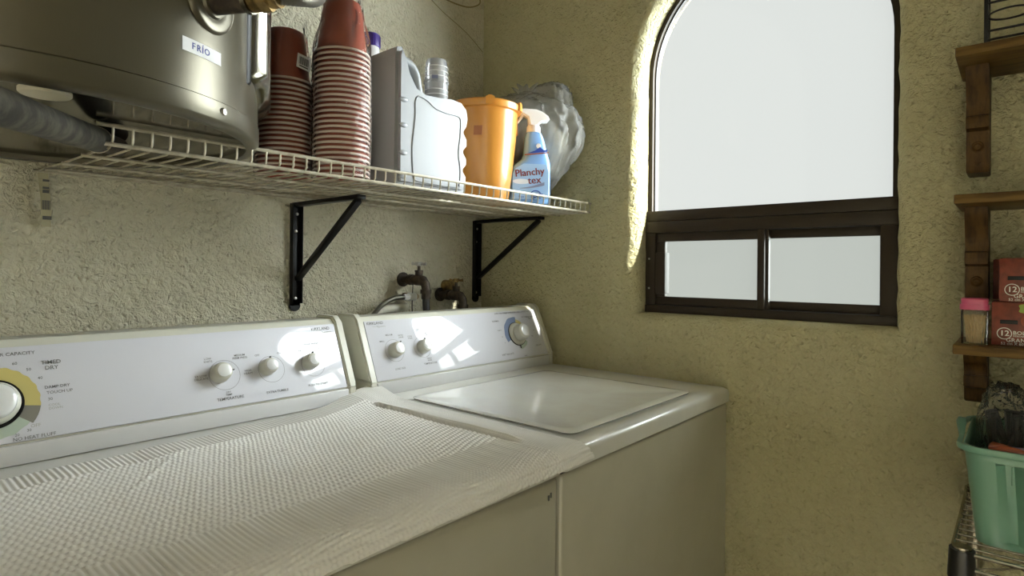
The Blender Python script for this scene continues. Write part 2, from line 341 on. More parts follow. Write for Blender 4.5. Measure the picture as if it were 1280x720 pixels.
m = MB(); bar_poly(m, [(y, max(z, ZT1)) for y, z in outline(-.013)], [(y, max(z, ZT1)) for y, z in outline(-.0165)], FX + .007, FX + .011); m.obj('gasket', 'framedark', win)

# ------------------------------------------------------------------ appliances
PY, PZ = 1.105, .945
SL = Vector((0, .0585, .14)).normalized(); NN = Vector((1, 0, 0)).cross(SL)      # panel up-slope and outward normal
def pm(x, s, out=0.0):
    o = Vector((x, PY, PZ)) + SL * s + NN * out; return frame_m(o, (1, 0, 0), SL, NN)
ZX = Matrix(((0, 0, 1, 0), (1, 0, 0, 0), (0, 1, 0, 0), (0, 0, 0, 1)))            # profile (y,z) extruded along x
def console(root, x0, x1):
    body = [(1.106, .900), (1.106, .946), (1.1635, 1.082), (1.174, 1.091), (1.230, 1.091), (1.246, 1.078), (1.246, .900)]
    m = MB(); m.prism(body, x0 + .004, x1 - .004, ZX, .002); c = m.obj('console_body', 'cap', root)
    m = MB(); m.box((x0 + .022, -.001 + .003, 0.0005), (x1 - .022, .1465, .0035), .0012, m=pm(0, 0)); m.obj('control_panel', 'panel', root)
    m = MB(); m.box((x0 + .021, 1.0985, .9155), (x1 - .021, 1.106, .9445), .0015); m.obj('lower_strip', 'kick', root)
    ec = [(1.098, .950), (1.100, .943), (1.157, 1.088), (1.168, 1.097), (1.232, 1.097), (1.252, 1.082), (1.252, .950)]
    ec = [(1.0985, .949), (1.1570, 1.086), (1.171, 1.0975), (1.232, 1.0975), (1.252, 1.082), (1.252, .949)]
    for a, bb in ((x0, x0 + .0205), (x1 - .0205, x1)):
        m = MB(); m.prism(ec, a, bb, ZX, .004, 3); m.prism([(1.100, .9145), (1.100, .947), (1.250, .947), (1.250, .9145)], a + .003, bb - .001, ZX, .002); m.obj('end_cap', 'cap', root)
    return c
def disc(mb, x, s, r0, r1, a0, a1, out=.0042, n=40, teeth=0):
    v = []; f = []; k = max(3, int(n * abs(a1 - a0) / 360) + 1)
    for i in range(k + 1):
        a = math.radians(a0 + (a1 - a0) * i / k); rr = r1 - (.0012 if teeth and (i // 2) % 2 else 0)
        v += [(r0 * math.cos(a), r0 * math.sin(a), 0), (rr * math.cos(a), rr * math.sin(a), 0)]
    for i in range(k): f.append((2 * i, 2 * i + 1, 2 * i + 3, 2 * i + 2))
    mb.add(v, f, False, pm(x, s, out))
def knob(root, x, s, r=.0175, h=.022, ang=60, name='knob'):
    m = MB(); m.lathe([(r * .98, 0), (r * 1.0, .002), (r * .90, h * .86), (r * .80, h), (r * .66, h * 1.02)], 36, pm(x, s, .0036))
    k = m.obj(name, 'knob', root, 50)
    f = MB(); f.lathe([(r * .68, h * 1.0), (r * .66, h * 1.08), (r * .5, h * 1.12), (0, h * 1.13)], 32, pm(x, s, .0036)); f.obj('knob_face', 'knobface', k)
    p = MB(); p.box((r * .70, -.0008, h * .72), (r * 1.06, .0008, h * .95), m=pm(x, s, .0036) @ Matrix.Rotation(math.radians(ang), 4, 'Z')); p.obj('pointer', 'print', k)
    return k
def lettering(root, items, name='printed_lettering', mt='print'):
    m = MB()
    for it in items:
        body, x, s, size = it[:4]; m.text(body, size, pm(x, s, .0044), it[4] if len(it) > 4 else 'CENTER')
    return tag(m.obj(name, mt, root), kind='stuff')

def cabinet(root, x0, x1, yf, zs):
    m = MB(); m.box((x0, yf + .004, .04), (x1, 1.25, zs), .006, 3); m.obj('cabinet', 'shadedenamel', root)
    m = MB(); m.box((x0 + .03, yf + .03, 0.0), (x1 - .03, 1.22, .041)); m.obj('plinth', 'black', root)
    m = MB(); m.box((x0 + .004, yf + .008, zs - .002), (x1 - .004, 1.245, zs + .006)); m.obj('seam', 'shadowline', root)

washer = thing('washing_machine', 'white top-loading washing machine in the corner under the window, lid bare', 'washing machine', (1.13, .9, 0))
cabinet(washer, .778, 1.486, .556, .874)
m = MB()                                    # top deck with a shallow well for the lid
def ringed(m, rects, zs):
    v = []; f = []
    for (x0, x1, y0, y1, r), z in zip(rects, zs):
        k = 6
        for cx, cy, a0 in ((x1 - r, y0 + r, -90), (x1 - r, y1 - r, 0), (x0 + r, y1 - r, 90), (x0 + r, y0 + r, 180)):
            for i in range(k + 1): a = math.radians(a0 + 90 * i / k); v.append((cx + r * math.cos(a), cy + r * math.sin(a), z))
    n = 28
    for i in range(len(rects) - 1):
        for j in range(n): f.append((i * n + j, i * n + (j + 1) % n, (i + 1) * n + (j + 1) % n, (i + 1) * n + j))
    f.append(tuple(range((len(rects) - 1) * n, len(rects) * n))); f.append(tuple(range(n))[::-1]); m.add(v, f, True)
X0, X1, Y0, Y1 = .776, 1.489, .553, 1.25
ringed(m, [(X0, X1, Y0, Y1, .010), (X0, X1, Y0, Y1, .010), (X0 + .002, X1 - .002, Y0 + .002, Y1 - .002, .012), (X0 + .008, X1 - .008, Y0 + .009, Y1 - .008, .014), (X0 + .02, X1 - .02, Y0 + .02, Y1 - .02, .02),
           (X0 + .06, X1 - .085, Y0 + .034, 1.072, .02), (X0 + .066, X1 - .092, Y0 + .040, 1.066, .02), (X0 + .30, X1 - .30, Y0 + .25, .85, .02)],
       [.8795, .902, .909, .9135, .9150, .9150, .9105, .9105])
m.obj('top_deck', 'enamel', washer, 50)
m = MB(); ringed(m, [(.868, 1.372, .604, 1.048, .022), (.866, 1.374, .602, 1.050, .022), (.872, 1.368, .608, 1.044, .022), (.888, 1.352, .624, 1.030, .022), (.893, 1.347, .629, 1.025, .02), (1.0, 1.2, .75, .9, .02)],
       [.9108, .9136, .9150, .9150, .9139, .9140]); m.obj('lid', 'lidenamel', washer, 50)
console(washer, .797, 1.478)
K = knob(washer, .886, .069, .0185, .022, 60); knob(washer, .972, .069, .0175, .022, 95)
m = MB(); m.lathe([(.0, 0), (.034, 0), (.034, .003), (.031, .008), (.027, .010), (.0, .010)], 40, pm(1.338, .074, .0036)); dial = m.obj('cycle_dial', 'knob', washer, 50)
m = MB(); m.lathe([(.0355, 0), (.0355, .0025), (.0335, .0025), (.0335, 0)], 40, pm(1.338, .074, .0036), closed=True); m.obj('dial_rim', 'black', dial)
m = MB(); m.lathe([(.024, .008), (.023, .030), (.020, .034), (.017, .035)], 36, pm(1.338, .074, .0036)); m.obj('dial_grip', 'knob', dial, 50)
m = MB(); m.lathe([(.0175, .034), (.017, .037), (.012, .0385), (0, .039)], 32, pm(1.338, .074, .0036)); m.obj('knob_face', 'knobface', dial)
m = MB(); disc(m, 1.338, .074, .034, .053, 75, 205, teeth=1); m.obj('blue_dial_ring', 'ringblue', washer)
m = MB(); disc(m, 1.338, .074, .034, .047, 38, 75); m.obj('yellow_dial_ring', 'ringyellow', washer)
m = MB(); disc(m, 1.338, .074, .034, .047, -88, -35, teeth=1); m.obj('green_dial_ring', 'ringgreen', washer)
m = MB(); disc(m, .886, .069, .0268, .0273, 0, 360); disc(m, .972, .069, .0258, .0263, 0, 360); m.box((.0335, -.0018, .001), (.044, .0018, .003), m=pm(1.338, .074, .004) @ Matrix.Rotation(math.radians(-90), 4, 'Z')); m.box((.0335, -.0018, .001), (.042, .0018, .003), m=pm(1.338, .074, .004) @ Matrix.Rotation(math.radians(-22), 4, 'Z')); tag(m.obj('printed_ring', 'print', washer), kind='stuff')
lettering(washer, [('KIRKLAND', .848, .1395, .0098), ('SUPER WASH ENERGY SAVER EXTRA LARGE CAPACITY PLUS', 1.345, .1405, .0058), ('MEDIUM', .880, .108, .0055), ('SMALL', .856, .094, .0052), ('EXTRA\nLARGE', .914, .102, .0050),
    ('LOAD SIZE', .890, .024, .0062), ('WARM\nCOLD', .966, .113, .005), ('COLD\nCOLD', .941, .097, .005), ('HOT\nCOLD', .995, .101, .005), ('WASH\nRINSE', .985, .036, .005), ('TEMPERATURE', .985, .026, .0065),
    ('NORMAL', 1.262, .118, .0070), ('HEAVY', 1.268, .090, .0055), ('10', 1.272, .070, .005), ('6', 1.276, .052, .005), ('HEAVY SOAK', 1.395, .124, .0048), ('PERMANENT\nPRESS', 1.418, .1195, .0058), ('OFF', 1.420, .080, .0045), ('DELICATE', 1.422, .032, .006), ('KNIT DELICATE', 1.275, .018, .0072), ('14', 1.316, .139, .005), ('RINSE', 1.350, .006, .0045), ('OFF', 1.405, .062, .0045)])
lettering(washer, [('Signature', .864, .131, .0065), ('heavy duty', .848, .1315, .004)], 'pale_lettering', 'lightprint')

dryer = thing('clothes_dryer', 'white clothes dryer left of the washer with towel spread over it', 'dryer', (.4, .9, 0))
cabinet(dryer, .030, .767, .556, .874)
m = MB(); ringed(m, [(.028, .769, .553, 1.25, .01), (.028, .769, .553, 1.25, .01), (.030, .767, .555, 1.248, .012), (.036, .761, .562, 1.242, .014), (.05, .75, .58, 1.23, .02), (.2, .5, .7, 1.0, .02)],
               [.8795, .900, .907, .9118, .914, .9145]); m.obj('top_deck', 'enamel', dryer, 50)
console(dryer, .040, .762)
for x, r, a in ((.480, .0185, 0), (.571, .0165, 85), (.663, .0165, 85)): knob(dryer, x, .066, r, .022, a)
m = MB()
for x, r in ((.489, .028), (.580, .0262), (.671, .0262)): disc(m, x, .062, r, r + .0005, 0, 360)
tag(m.obj('printed_ring', 'print', dryer), kind='stuff')
dx, ds = .160, .061
m = MB(); m.lathe([(0, 0), (.036, 0), (.036, .004), (.034, .004), (.033, .002), (.0, .002)], 44, pm(dx, ds, .0036)); dial = m.obj('timer_dial', 'black', dryer, 50)
m = MB(); m.lathe([(.031, .002), (.031, .012), (.029, .016), (.025, .017)], 44, pm(dx, ds, .0036)); m.obj('dial_skirt', 'knob', dial, 50)
m = MB(); m.lathe([(.0255, .016), (.024, .030), (.022, .033), (.016, .034), (0, .0345)], 40, pm(dx, ds, .0036)); m.obj('knob_face', 'knobface', dial, 50)
m = MB(); disc(m, dx, ds, .036, .056, -10, 200, teeth=1, n=90); m.obj('yellow_dial_ring', 'ringyellow', dryer)
m = MB(); disc(m, dx, ds, .036, .056, -38, -10); m.obj('grey_dial_ring', 'ringgrey', dryer)
m = MB(); disc(m, dx, ds, .036, .052, -160, -38, teeth=1, n=60); m.obj('green_dial_ring', 'ringgreen', dryer)
lettering(dryer, [('SUPER CAPACITY', .213, .1345, .0074, 'RIGHT'), ('TIMED\nDRY', .232, .1125, .0088), ('70', .163, .1245, .0062), ('60', .188, .1195, .0062), ('50', .204, .1085, .0062), ('40', .217, .0935, .0062), ('DAMP DRY', .221, .0775, .0065, 'LEFT'), ('TOUCH UP', .223, .0690, .0065, 'LEFT'), ('30', .224, .0590, .0060, 'LEFT'),
    ('30', .199, .0165, .0056), ('20', .185, .0120, .0056), ('NO HEAT FLUFF', .205, .0058, .0070), ('TEMPERATURE', .493, .0170, .0075), ('DRY\nTEMP', .491, .0265, .0048), ('LOW\nKNITS', .463, .093, .0055), ('MEDIUM\nPERM PRESS', .522, .094, .0055), ('HIGH\nHEAVY', .533, .062, .0055), ('EX LOW\nDELICATE', .447, .062, .0055),
    ('OFF', .556, .0925, .0055), ('ON', .601, .0925, .0055), ('EXTRA TUMBLE', .584, .0165, .0065), ('CYCLE SIGNAL', .675, .1055, .0062), ('OFF', .648, .0925, .0055), ('ON', .690, .0925, .0055), ('PUSH TO START', .673, .0175, .0062), ('KIRKLAND', .704, .1365, .0092)])
lettering(dryer, [('COOL\nDOWN', .224, .047, .0052, 'LEFT'), ('OFF', .207, .022, .007), ('Signature', .718, .1285, .0062)], 'pale_lettering', 'lightprint')
# small scuffs on the front
m = MB(); m.box((.742, .5585, .843), (.745, .5602, .851)); m.box((.748, .5585, .846), (.7505, .5602, .854)); m.box((.70, .5590, .70), (.735, .5602, .7015)); tag(m.obj('scuff_mark', 'print', dryer), kind='stuff')

# ------------------------------------------------------------------ towel
def smooth01(t): t = max(0, min(1, t)); return t * t * (3 - 2 * t)
def towel():
    NX, NY = 640, 420
    xs0, xs1 = -.17, .826; hang = .014; V = []; Fs = []
    for j in range(NY + 1):
        t = j / NY                      # 0 back edge .. 1 front hem
        for i in range(NX + 1):
            x = xs0 + (xs1 - xs0) * i / NX
            yb = 1.012 + .045 * smooth01((x - .15) / .45) + .060 * smooth01((x - .60) / .19) + .002 * math.sin(x * 40)
            if x < .1: yb = 1.012
            flat = yb - .566; tot = flat + .033 + hang; s = t * tot
            zt = .9225
            if s < flat: y, z, ny, nz = yb - s, zt, 0, 1
            else:
                r = .034; a = (s - flat) / r
                if a < 1.28: y, z = yb - flat - r * math.sin(a), zt - r * (1 - math.cos(a)); ny, nz = -math.sin(a), math.cos(a)
                else:
                    q = s - flat - 1.28 * r; y, z = yb - flat - r * math.sin(1.28) - q * .30, zt - r * (1 - math.cos(1.28)) - q * .95; ny, nz = -.95, .30
            # gentle wrinkles
            w = noise.noise(Vector((x * 5, s * 6, 1.3))) * .0035 + noise.noise(Vector((x * 13, s * 11, 4.3))) * .0018
            w += .0060 * (math.exp(-((x - .751 - .012 * (s - .2)) / .0060) ** 2) - .9 * math.exp(-((x - .741 - .012 * (s - .2)) / .0030) ** 2)) * smooth01((s - .08) / .03) * smooth01((.50 - s) / .05)   # pressed crease over the gap
            w += .0022 * math.exp(-((x - .30 + .9 * (s - .12)) / .006) ** 2) * math.exp(-((s - .13) / .05) ** 2)
            # lifted back right corner leaning on the console
            c = smooth01((x - .66) / .15) * smooth01((.10 - s) / .10); w += .016 * c
            # right edge lies on the washer deck; overhang corner droops a little
            e = smooth01((x - .765) / .05); w += -.003 * e * (1 - c)
            # weave
            u, vv = x, s; right = smooth01((x - .744) / .006); back = 1 - smooth01((s - .055) / .006); front = smooth01((s - (flat - .095)) / .008)
            bx = math.sin(2 * PI * u / .0072); by = math.sin(2 * PI * vv / .0092)
            rib = bx * .0008
            jit = noise.noise(Vector((u * 30, vv * 30, 7))) * .0016; v2 = vv + jit; row = math.floor(v2 / .0112)
            pr = abs(math.sin(PI * v2 / .0112)); waf = (pr ** .7 - .6) * .0024 + math.sin(2 * PI * ((u + v2 * .2) / .0078 + .37 * row + .25 * noise.noise(Vector((row * 3.1, u * 20, 2))))) * .0008 * pr
            roll_ = smooth01((s - (flat - .035)) / .03); sq = (abs(math.sin(PI * u / .0066)) ** .8 - .6) * .0017 + (abs(math.sin(PI * vv / .0066)) ** .8 - .6) * .0024 * roll_
            mid = waf * (1 - back) * (1 - front) + rib * back + sq * front
            fine = math.sin(2 * PI * u / .0045) * .0006 + math.sin(2 * PI * vv / .005) * .0004
            h = mid * (1 - right) + fine * right
            edge = min(s, tot - s)
            if abs(tot - s - .013) < .0019: h -= .0026      # stitch line by the hem
            h += w
            # hem waviness
            V.append((x + (.010 * smooth01((s - flat) / .05) * smooth01((x - .7) / .1)), y + ny * h, max(z + nz * h, -9)))
    for j in range(NY):
        for i in range(NX):
            a = j * (NX + 1) + i; Fs.append((a, a + NX + 1, a + NX + 2, a + 1))
    mb = MB(); mb.add(V, Fs, True); o = mb.obj('towel', 'towel', None, 0)
    so = o.modifiers.new('thick', 'SOLIDIFY'); so.thickness = .0028; so.offset = -1
    return tag(o, 'white waffle-weave cotton towel draped over the dryer top and its front edge', 'towel')
towel()

# ------------------------------------------------------------------ wire shelf
ZD, SY0, SX0, SX1 = 1.380, .985, .248, 1.505
shelf = thing('wire_shelf', 'off-white wire shelf on black brackets above the washer and dryer', 'shelf', (SX0, YW, ZD))
proto = None; nw = 50
for i in range(nw):
    x = SX0 + .020 + (SX1 - SX0 - .026) * i / (nw - 1)
    if proto is None:
        m = MB(); pts = [(0, YW - .004, ZD + .008), (0, 1.30, ZD + .003), (0, SY0 + .014, ZD - .003), (0, SY0 + .005, ZD - .001), (0, SY0 - .001, ZD + .006), (0, SY0 - .002, ZD + .026)]
        m.tube([(x + p[0], p[1], p[2]) for p in pts], .0018, 6); proto = m.obj('cross_wire', 'wire', shelf); px = x
    else:
        o = proto.copy(); COL.objects.link(o); o.parent = shelf; o.location.x = x - px
for y, z, r in ((SY0 - .001, ZD + .0255, .0032), (SY0 + .002, ZD - .001, .0032), (1.10, ZD - .004, .003), (1.215, ZD - .004, .003), (1.33, ZD - .002, .003), (1.425, ZD + .006, .003)):
    m = MB(); m.tube([(SX0 + (.0 if y < 1 else .01), y, z), (SX1, y, z)], r, 8); m.obj('long_rod', 'wire', shelf)
def bracket(x, label, last):
    b = thing('shelf_bracket', label, 'bracket', (x, YW, 1.11), group=None)
    m = MB(); w = .0145
    m.box((x - w, YW - .006, 1.105), (x + w, YW - .001, ZD - .008), .001)
    m.box((x - w, YW - .018, 1.112), (x - w + .003, YW - .005, ZD - .009), .001); m.box((x + w - .003, YW - .018, 1.112), (x + w, YW - .005, ZD - .009), .001)
    m.lathe([(0, 0), (w, 0), (w, .005), (0, .005)], 24, frame_m((x, YW - .001, 1.106), (1, 0, 0), (0, 0, 1), (0, -1, 0))); m.obj('wall_leg', 'black', b)
    m = MB(); m.box((x - w * .8, 1.145, ZD - .016), (x + w * .8, YW - .005, ZD - .0065), .001); m.obj('shelf_arm', 'black', b)
    a, c = Vector((x, YW - .016, 1.175)), Vector((x, 1.158, ZD - .018)); d = (c - a)
    m = MB(); m.box((-.0085, -.006, 0), (.0085, .006, d.length), .002, m=frame_m(a, (1, 0, 0), Vector((1, 0, 0)).cross(-d), d.normalized())); m.obj('brace', 'black', b)
    m = MB()
    for z in (1.345, 1.300, 1.125): m.lathe([(0, .003), (.003, .0025), (.0042, 0)], 12, frame_m((x + (.003 if z > 1.31 else 0), YW - .0065, z), (1, 0, 0), (0, 0, 1), (0, -1, 0)))
    tag(m.obj('screw', 'screw', b), kind='stuff')
bracket(.802, 'black metal bracket under the middle of the wire shelf', 0)
bracket(1.476, 'black metal bracket under the shelf end nearest the corner, right of the taps', 1)

# tag hanging from the shelf end at the wall
tg = thing('hanging_tag', 'yellowed paper strip tag hanging from the left end of the wire shelf', 'tag', (.278, 1.425, 1.39))
m = MB(); v = []; f = []
for i in range(13):
    z = 1.392 - .112 * i / 12; y = 1.425 + .004 * math.sin(i * .7); x = .274 + .006 * i / 12
    v += [(x - .008, y, z), (x + .008, y + .002, z)]
for i in range(12): f.append((2 * i, 2 * i + 1, 2 * i + 3, 2 * i + 2))
m.add(v, f, False); o = m.obj('paper_strip', 'tag', tg); so = o.modifiers.new('t', 'SOLIDIFY'); so.thickness = .0006
m = MB()
for k, (z, h) in enumerate(((1.366, .004), (1.352, .004), (1.344, .006))): m.box((.272, 1.4165 + .002, z), (.282, 1.4175 + .002, z + h))
for k in range(7): m.box((.2715 + k * .0018, 1.418, 1.312), (.2725 + k * .0018, 1.419, 1.330))
m.box((.272, 1.418, 1.293), (.286, 1.419, 1.300)); m.obj('printed_code', 'print', tg)

# ------------------------------------------------------------------ water heater
HC, HR = Vector((.197, 1.12)), .313
ht = thing('water_heater', 'brushed steel cylindrical water heater above the left end of the wire shelf', 'water heater', (HC.x, HC.y, 1.40))
HM = T(HC.x, HC.y, 0)
m = MB(); m.lathe([(HR, 1.437), (HR, 2.10), (HR - .02, 2.13), (0, 2.14)], 128, HM); m.obj('tank_jacket', 'steel', ht, 50)
m = MB(); m.lathe([(HR - .003, 1.4365), (HR + .002, 1.4355), (HR + .002, 1.411), (HR - .002, 1.405), (HR - .010, 1.4015), (HR - .018, 1.403), (HR - .022, 1.412)], 128, HM); m.obj('bottom_cover', 'steel', ht, 50)
m = MB(); m.lathe([(HR - .0225, 1.4121), (0, 1.4121)], 96, HM); m.obj('bottom_plate', 'darkplate', ht, 50)
m = MB(); m.lathe([(0, 0), (.024, 0), (.026, .002), (.026, .006), (.020, .008), (.018, .004), (0, .003)][::-1], 32, T(.168, .868, 1.404)); m.obj('bottom_plug', 'oldwhite', ht)
def on_cyl(deg, z, out=0.0, r=HR):
    a = math.radians(deg); n = Vector((math.cos(a), math.sin(a), 0)); t = Vector((-math.sin(a), math.cos(a), 0))
    return frame_m((HC.x + n.x * (r + out), HC.y + n.y * (r + out), z), t, (0, 0, 1), n)
m = MB(); m.lathe([(0, .004), (.002, .004), (.005, .003), (.0055, 0)], 14, on_cyl(-57.5, 1.424, .002)); m.obj('screw', 'screw', ht)
def cyl_slab(a0, a1, zfun, z1, out, n=24, r=HR):
    v = []; f = []
    for i in range(n + 1):
        a = a0 + (a1 - a0) * i / n
        edge = min(1, min(a - a0, a1 - a) / 2.5 + .0); o = out * math.sqrt(max(0, 1 - (1 - edge) ** 2))
        for z in (zfun(a), z1):
            p = on_cyl(a, z, o, r).translation; v.append(tuple(p))
        p = on_cyl(a, zfun(a) - out * .8, 0, r).translation; v.append(tuple(p))
    for i in range(n):
        k = 3 * i; f += [(k, k + 3, k + 4, k + 1), (k + 2, k + 5, k + 3, k)]
    return v, f
v, f = cyl_slab(-42, 26, lambda a: 1.478 + .034 * smooth01((-26 - a) / 12), 2.08, .020); m = MB(); m.add(v, f, True); m.obj('side_cover', 'steelb', ht, 60)
v, f = cyl_slab(-44.5, -41.6, lambda a: 1.49, 2.08, .004, 6); m = MB(); m.add(v, f, True); m.obj('cover_edge', 'black', ht, 60)
# sticker
m = MB(); v = []; f = []; n = 14
for i in range(n + 1):
    a = -70.7 + 12.4 * i / n
    for z in (1.4865, 1.5045): v.append(tuple(on_cyl(a, z, .0007).translation))
for i in range(n): f.append((2 * i, 2 * i + 2, 2 * i + 3, 2 * i + 1))
m.add(v, f, True); st = m.obj('cold_label', 'sticker', ht); st['label'] = 'white sticker reading FRÍO in blue'
m = MB()
for ch, a in (('F', -67.7), ('R', -66.1), ('Í', -64.9), ('O', -63.5)): m.text(ch, .0125, on_cyl(a, 1.4955, .0012)); m.text(ch, .0125, on_cyl(a + .10, 1.4955, .0013))
m.obj('lettering', 'blueink', st)
A0 = -61.8; pc = on_cyl(A0, 1.567)
m = MB(); m.lathe([(0.0, .007), (.020, .007), (.022, .003), (.036, .005), (.041, .003), (.043, -.006)], 48, pc); m.obj('inlet_plate', 'steel', ht, 60)
n_ = Vector(pc.col[2][:3]); P0 = pc.translation
cp = thing('cold_water_pipe', 'dark threaded pipe with brass union and braided hose leaving the water heater', 'pipe', P0)
m = MB(); m.tube([P0 - n_ * .001, P0 + n_ * .055], .0165, 24); m.obj('nipple', 'iron', cp, 50)
m = MB(); m.tube([P0 + n_ * .0555, P0 + n_ * .062], .0195, 24); m.obj('collar', 'steelb', cp, 50)
m = MB(); m.tube([P0 + n_ * .0625, P0 + n_ * .078], .0165, 20); m.tube([P0 + n_ * .078, P0 + n_ * .092], .0195, 6); m.tube([P0 + n_ * .092, P0 + n_ * .104], .015, 20)
for k in range(4): m.tube([P0 + n_ * (.064 + .0035 * k), P0 + n_ * (.0655 + .0035 * k)], .0176, 20)
m.obj('brass_union', 'brass', cp, 50)
E0 = P0 + n_ * .104
hp = spline([E0, E0 + Vector((.03, -.006, .006)), E0 + Vector((.075, .030, .034)), (.535, .86, 1.678), (.62, .98, 1.76), (.66, 1.15, 1.95), (.66, 1.30, 2.1), (.66, YW - .004, 2.15)], 12)
m = MB(); m.tube(hp, [.0105 + (.0008 if i % 2 else 0) for i in range(len(hp))], 14); m.obj('braided_hose', 'braid', cp, 60)

# galvanized pipe crossing under the heater
gp = thing('galvanized_pipe', 'thick weathered grey pipe slanting under the water heater', 'pipe', (.25, 1.03, 1.386))
a, c = Vector((.075, .60, 1.332)), Vector((.262, 1.045, 1.384)); d = (a - c).normalized()
a = Vector((.100, .715, 1.352)); c = Vector((.258, 1.02, 1.3885)); d = (a - c)
m = MB(); m.tube([c, a, a + d * .6], .0182, 24); m.obj('pipe', 'galv', gp, 50)
m = MB(); m.tube([c + d * -.01, c + d * .0], .0192, 24); m.obj('wire_tie', 'wire', gp)
m = MB(); m.tube([c, c - d * .35], .0155, 20); m.obj('inner_pipe', 'iron', gp)

# ------------------------------------------------------------------ stacked cups
def make_cup():
    root = thing('plastic_cup', 'red-brown plastic cup', 'cup', (0, 0, 0), group=None)
    m = MB(); m.lathe([(.0335, .108), (.0365, .106), (.0385, .090), (.0395, .088), (.0480, .016), (.0525, .004), (.0510, .004), (.0465, .016), (.038, .086), (0, .104), (0, .108)][:-2] + [(.033, .104), (0, .104)], 36)
    m.v = m.v; c = m.obj('cup_body', 'cup', root, 50)
    mm = MB(); mm.lathe([(.0338, .1082), (0, .1082)], 36); 
    r = MB(); r.lathe([(.0525, .0045), (.0545, .0050), (.0562, .0030), (.0560, .0008), (.0540, 0), (.0522, .0012)], 40, closed=True); r.obj('rim', 'cuprim', root, 50)
    return root
ORD = ['lowest', 'second', 'third', 'fourth', 'fifth', 'sixth', 'seventh', 'eighth', 'ninth', 'tenth', 'eleventh', 'twelfth', 'thirteenth', 'fourteenth', 'fifteenth', 'sixteenth', 'seventeenth', 'eighteenth', 'nineteenth', 'twentieth', 'twenty-first', 'twenty-second', 'twenty-third', 'twenty-fourth', 'twenty-fifth']
cup0 = make_cup(); first = True
def stack(cx, cy, n, dz, side, grp):
    global first
    for k in range(n):
        o = cup0 if first else copy_tree(cup0); first = False
        o.matrix_basis = Matrix.Translation((cx + random.uniform(-.0006, .0006), cy + random.uniform(-.0006, .0006), ZD + .006 + dz * k)) @ Matrix.Rotation(random.uniform(0, 6), 4, 'Z')
        if k == n - 1: o['label'] = f'topmost upside-down red cup of the {side}, its body showing'
        elif k == 0: o['label'] = f'lowest upside-down red cup of the {side}'
        else: o['label'] = f'{ORD[k]} upside-down red cup from the bottom of the {side}'
        o['group'] = grp
stack(.612, 1.142, 20, .0100, 'shorter stack by the water heater', 'cups of the shorter stack')
stack(.683, 1.046, 25, .0102, 'taller stack by the white jug', 'cups of the taller stack')
def sleeve(cx, cy, h, r, top, label):
    t = thing('plastic_sleeve', label, 'plastic wrap', (cx, cy, ZD + .005)); v = []; f = []; n = 56; H = 34
    for j in range(H + 1):
        q = j / H; z = ZD + .005 + (h + top) * q
        rr = r if z < ZD + h else r + (.040 - r) * smooth01((z - ZD - h) / .10)
        for i in range(n):
            a = 2 * PI * i / n; w = noise.noise(Vector((math.cos(a) * 3, math.sin(a) * 3, z * 14))) * (.0015 if z < ZD + h else .006)
            v.append((cx + (rr + w) * math.cos(a), cy + (rr + w) * math.sin(a), z))
    for j in range(H):
        for i in range(n): f.append((j * n + i, j * n + (i + 1) % n, (j + 1) * n + (i + 1) % n, (j + 1) * n + i))
    m = MB(); m.add(v, f, True); m.obj('wrap', 'wrap', t, 0); return t
s1 = sleeve(.612, 1.142, .205, .0585, .125, 'clear plastic sleeve with a barcode round the shorter cup stack')
s2 = sleeve(.683, 1.046, .250, .0585, .13, 'clear plastic sleeve round the taller cup stack')
vd = Vector((.612, 1.142, 0)).normalized(); cc = Vector((.612, 1.142, 0)) + Vector((.116, -.993, 0)).normalized() * .0605
X_ = Vector((.993, .116, 0)).normalized()
bmx = frame_m((cc.x, cc.y, 1.612), X_, Vector((0, 0, 1)), Vector((.116, -.993, 0)))
m = MB(); m.box((-.016, -.014, 0), (.016, .014, .0006), m=bmx @ Matrix.Rotation(-.12, 4, 'Z')); bl = m.obj('barcode_label', 'sticker', s1)
m = MB()
for k in range(14): m.box((-.0115 + k * .0016, -.006, .0007), (-.0115 + k * .0016 + (.0011 if k % 3 else .0006), .009, .0010), m=bmx @ Matrix.Rotation(-.12, 4, 'Z'))
m.box((-.010, -.0105, .0007), (.010, -.008, .001), m=bmx @ Matrix.Rotation(-.12, 4, 'Z')); m.obj('barcode', 'print', bl)

# ------------------------------------------------------------------ detergent jug
jug = thing('detergent_jug', 'large blank white plastic jug with scalloped edge and loop handle', 'jug', (.90, 1.07, ZD + .005))
B = ZD + .005
ol = [(.800, B), (.797, B + .02), (.797, 1.665), (.803, 1.684), (.815, 1.686), (.827, 1.664), (.838, 1.633), (.857, 1.606), (.885, 1.597), (.925, 1.600), (.965, 1.605), (.995, 1.603), (1.012, 1.590), (1.017, 1.568),
      (1.013, 1.550), (1.004, 1.538), (1.004, 1.531), (1.014, 1.518), (1.014, 1.503), (1.003, 1.491), (1.003, 1.484), (1.013, 1.471), (1.013, 1.458), (1.002, 1.446), (1.002, 1.439), (1.012, 1.427), (1.010, 1.400), (1.005, B + .004), (.995, B)]
XZ = Matrix(((1, 0, 0, 0), (0, 0, -1, 0), (0, 1, 0, 0), (0, 0, 0, 1)))
YD0, YD1 = 1.012, 1.125
m = MB(); m.prism(ol, -YD1, -YD0, XZ, .012, 4); m.obj('jug_body', 'bottle', jug, 60)
m = MB()                                       # raised groove outline of the label field
fld = [(.842, 1.405), (.838, 1.47), (.846, 1.54), (.846, 1.572), (.856, 1.586), (.880, 1.582), (.905, 1.570), (.940, 1.566), (.975, 1.566), (.985, 1.556), (.984, 1.52), (.979, 1.48), (.985, 1.44), (.982, 1.405), (.97, 1.398), (.86, 1.398), (.842, 1.405)]
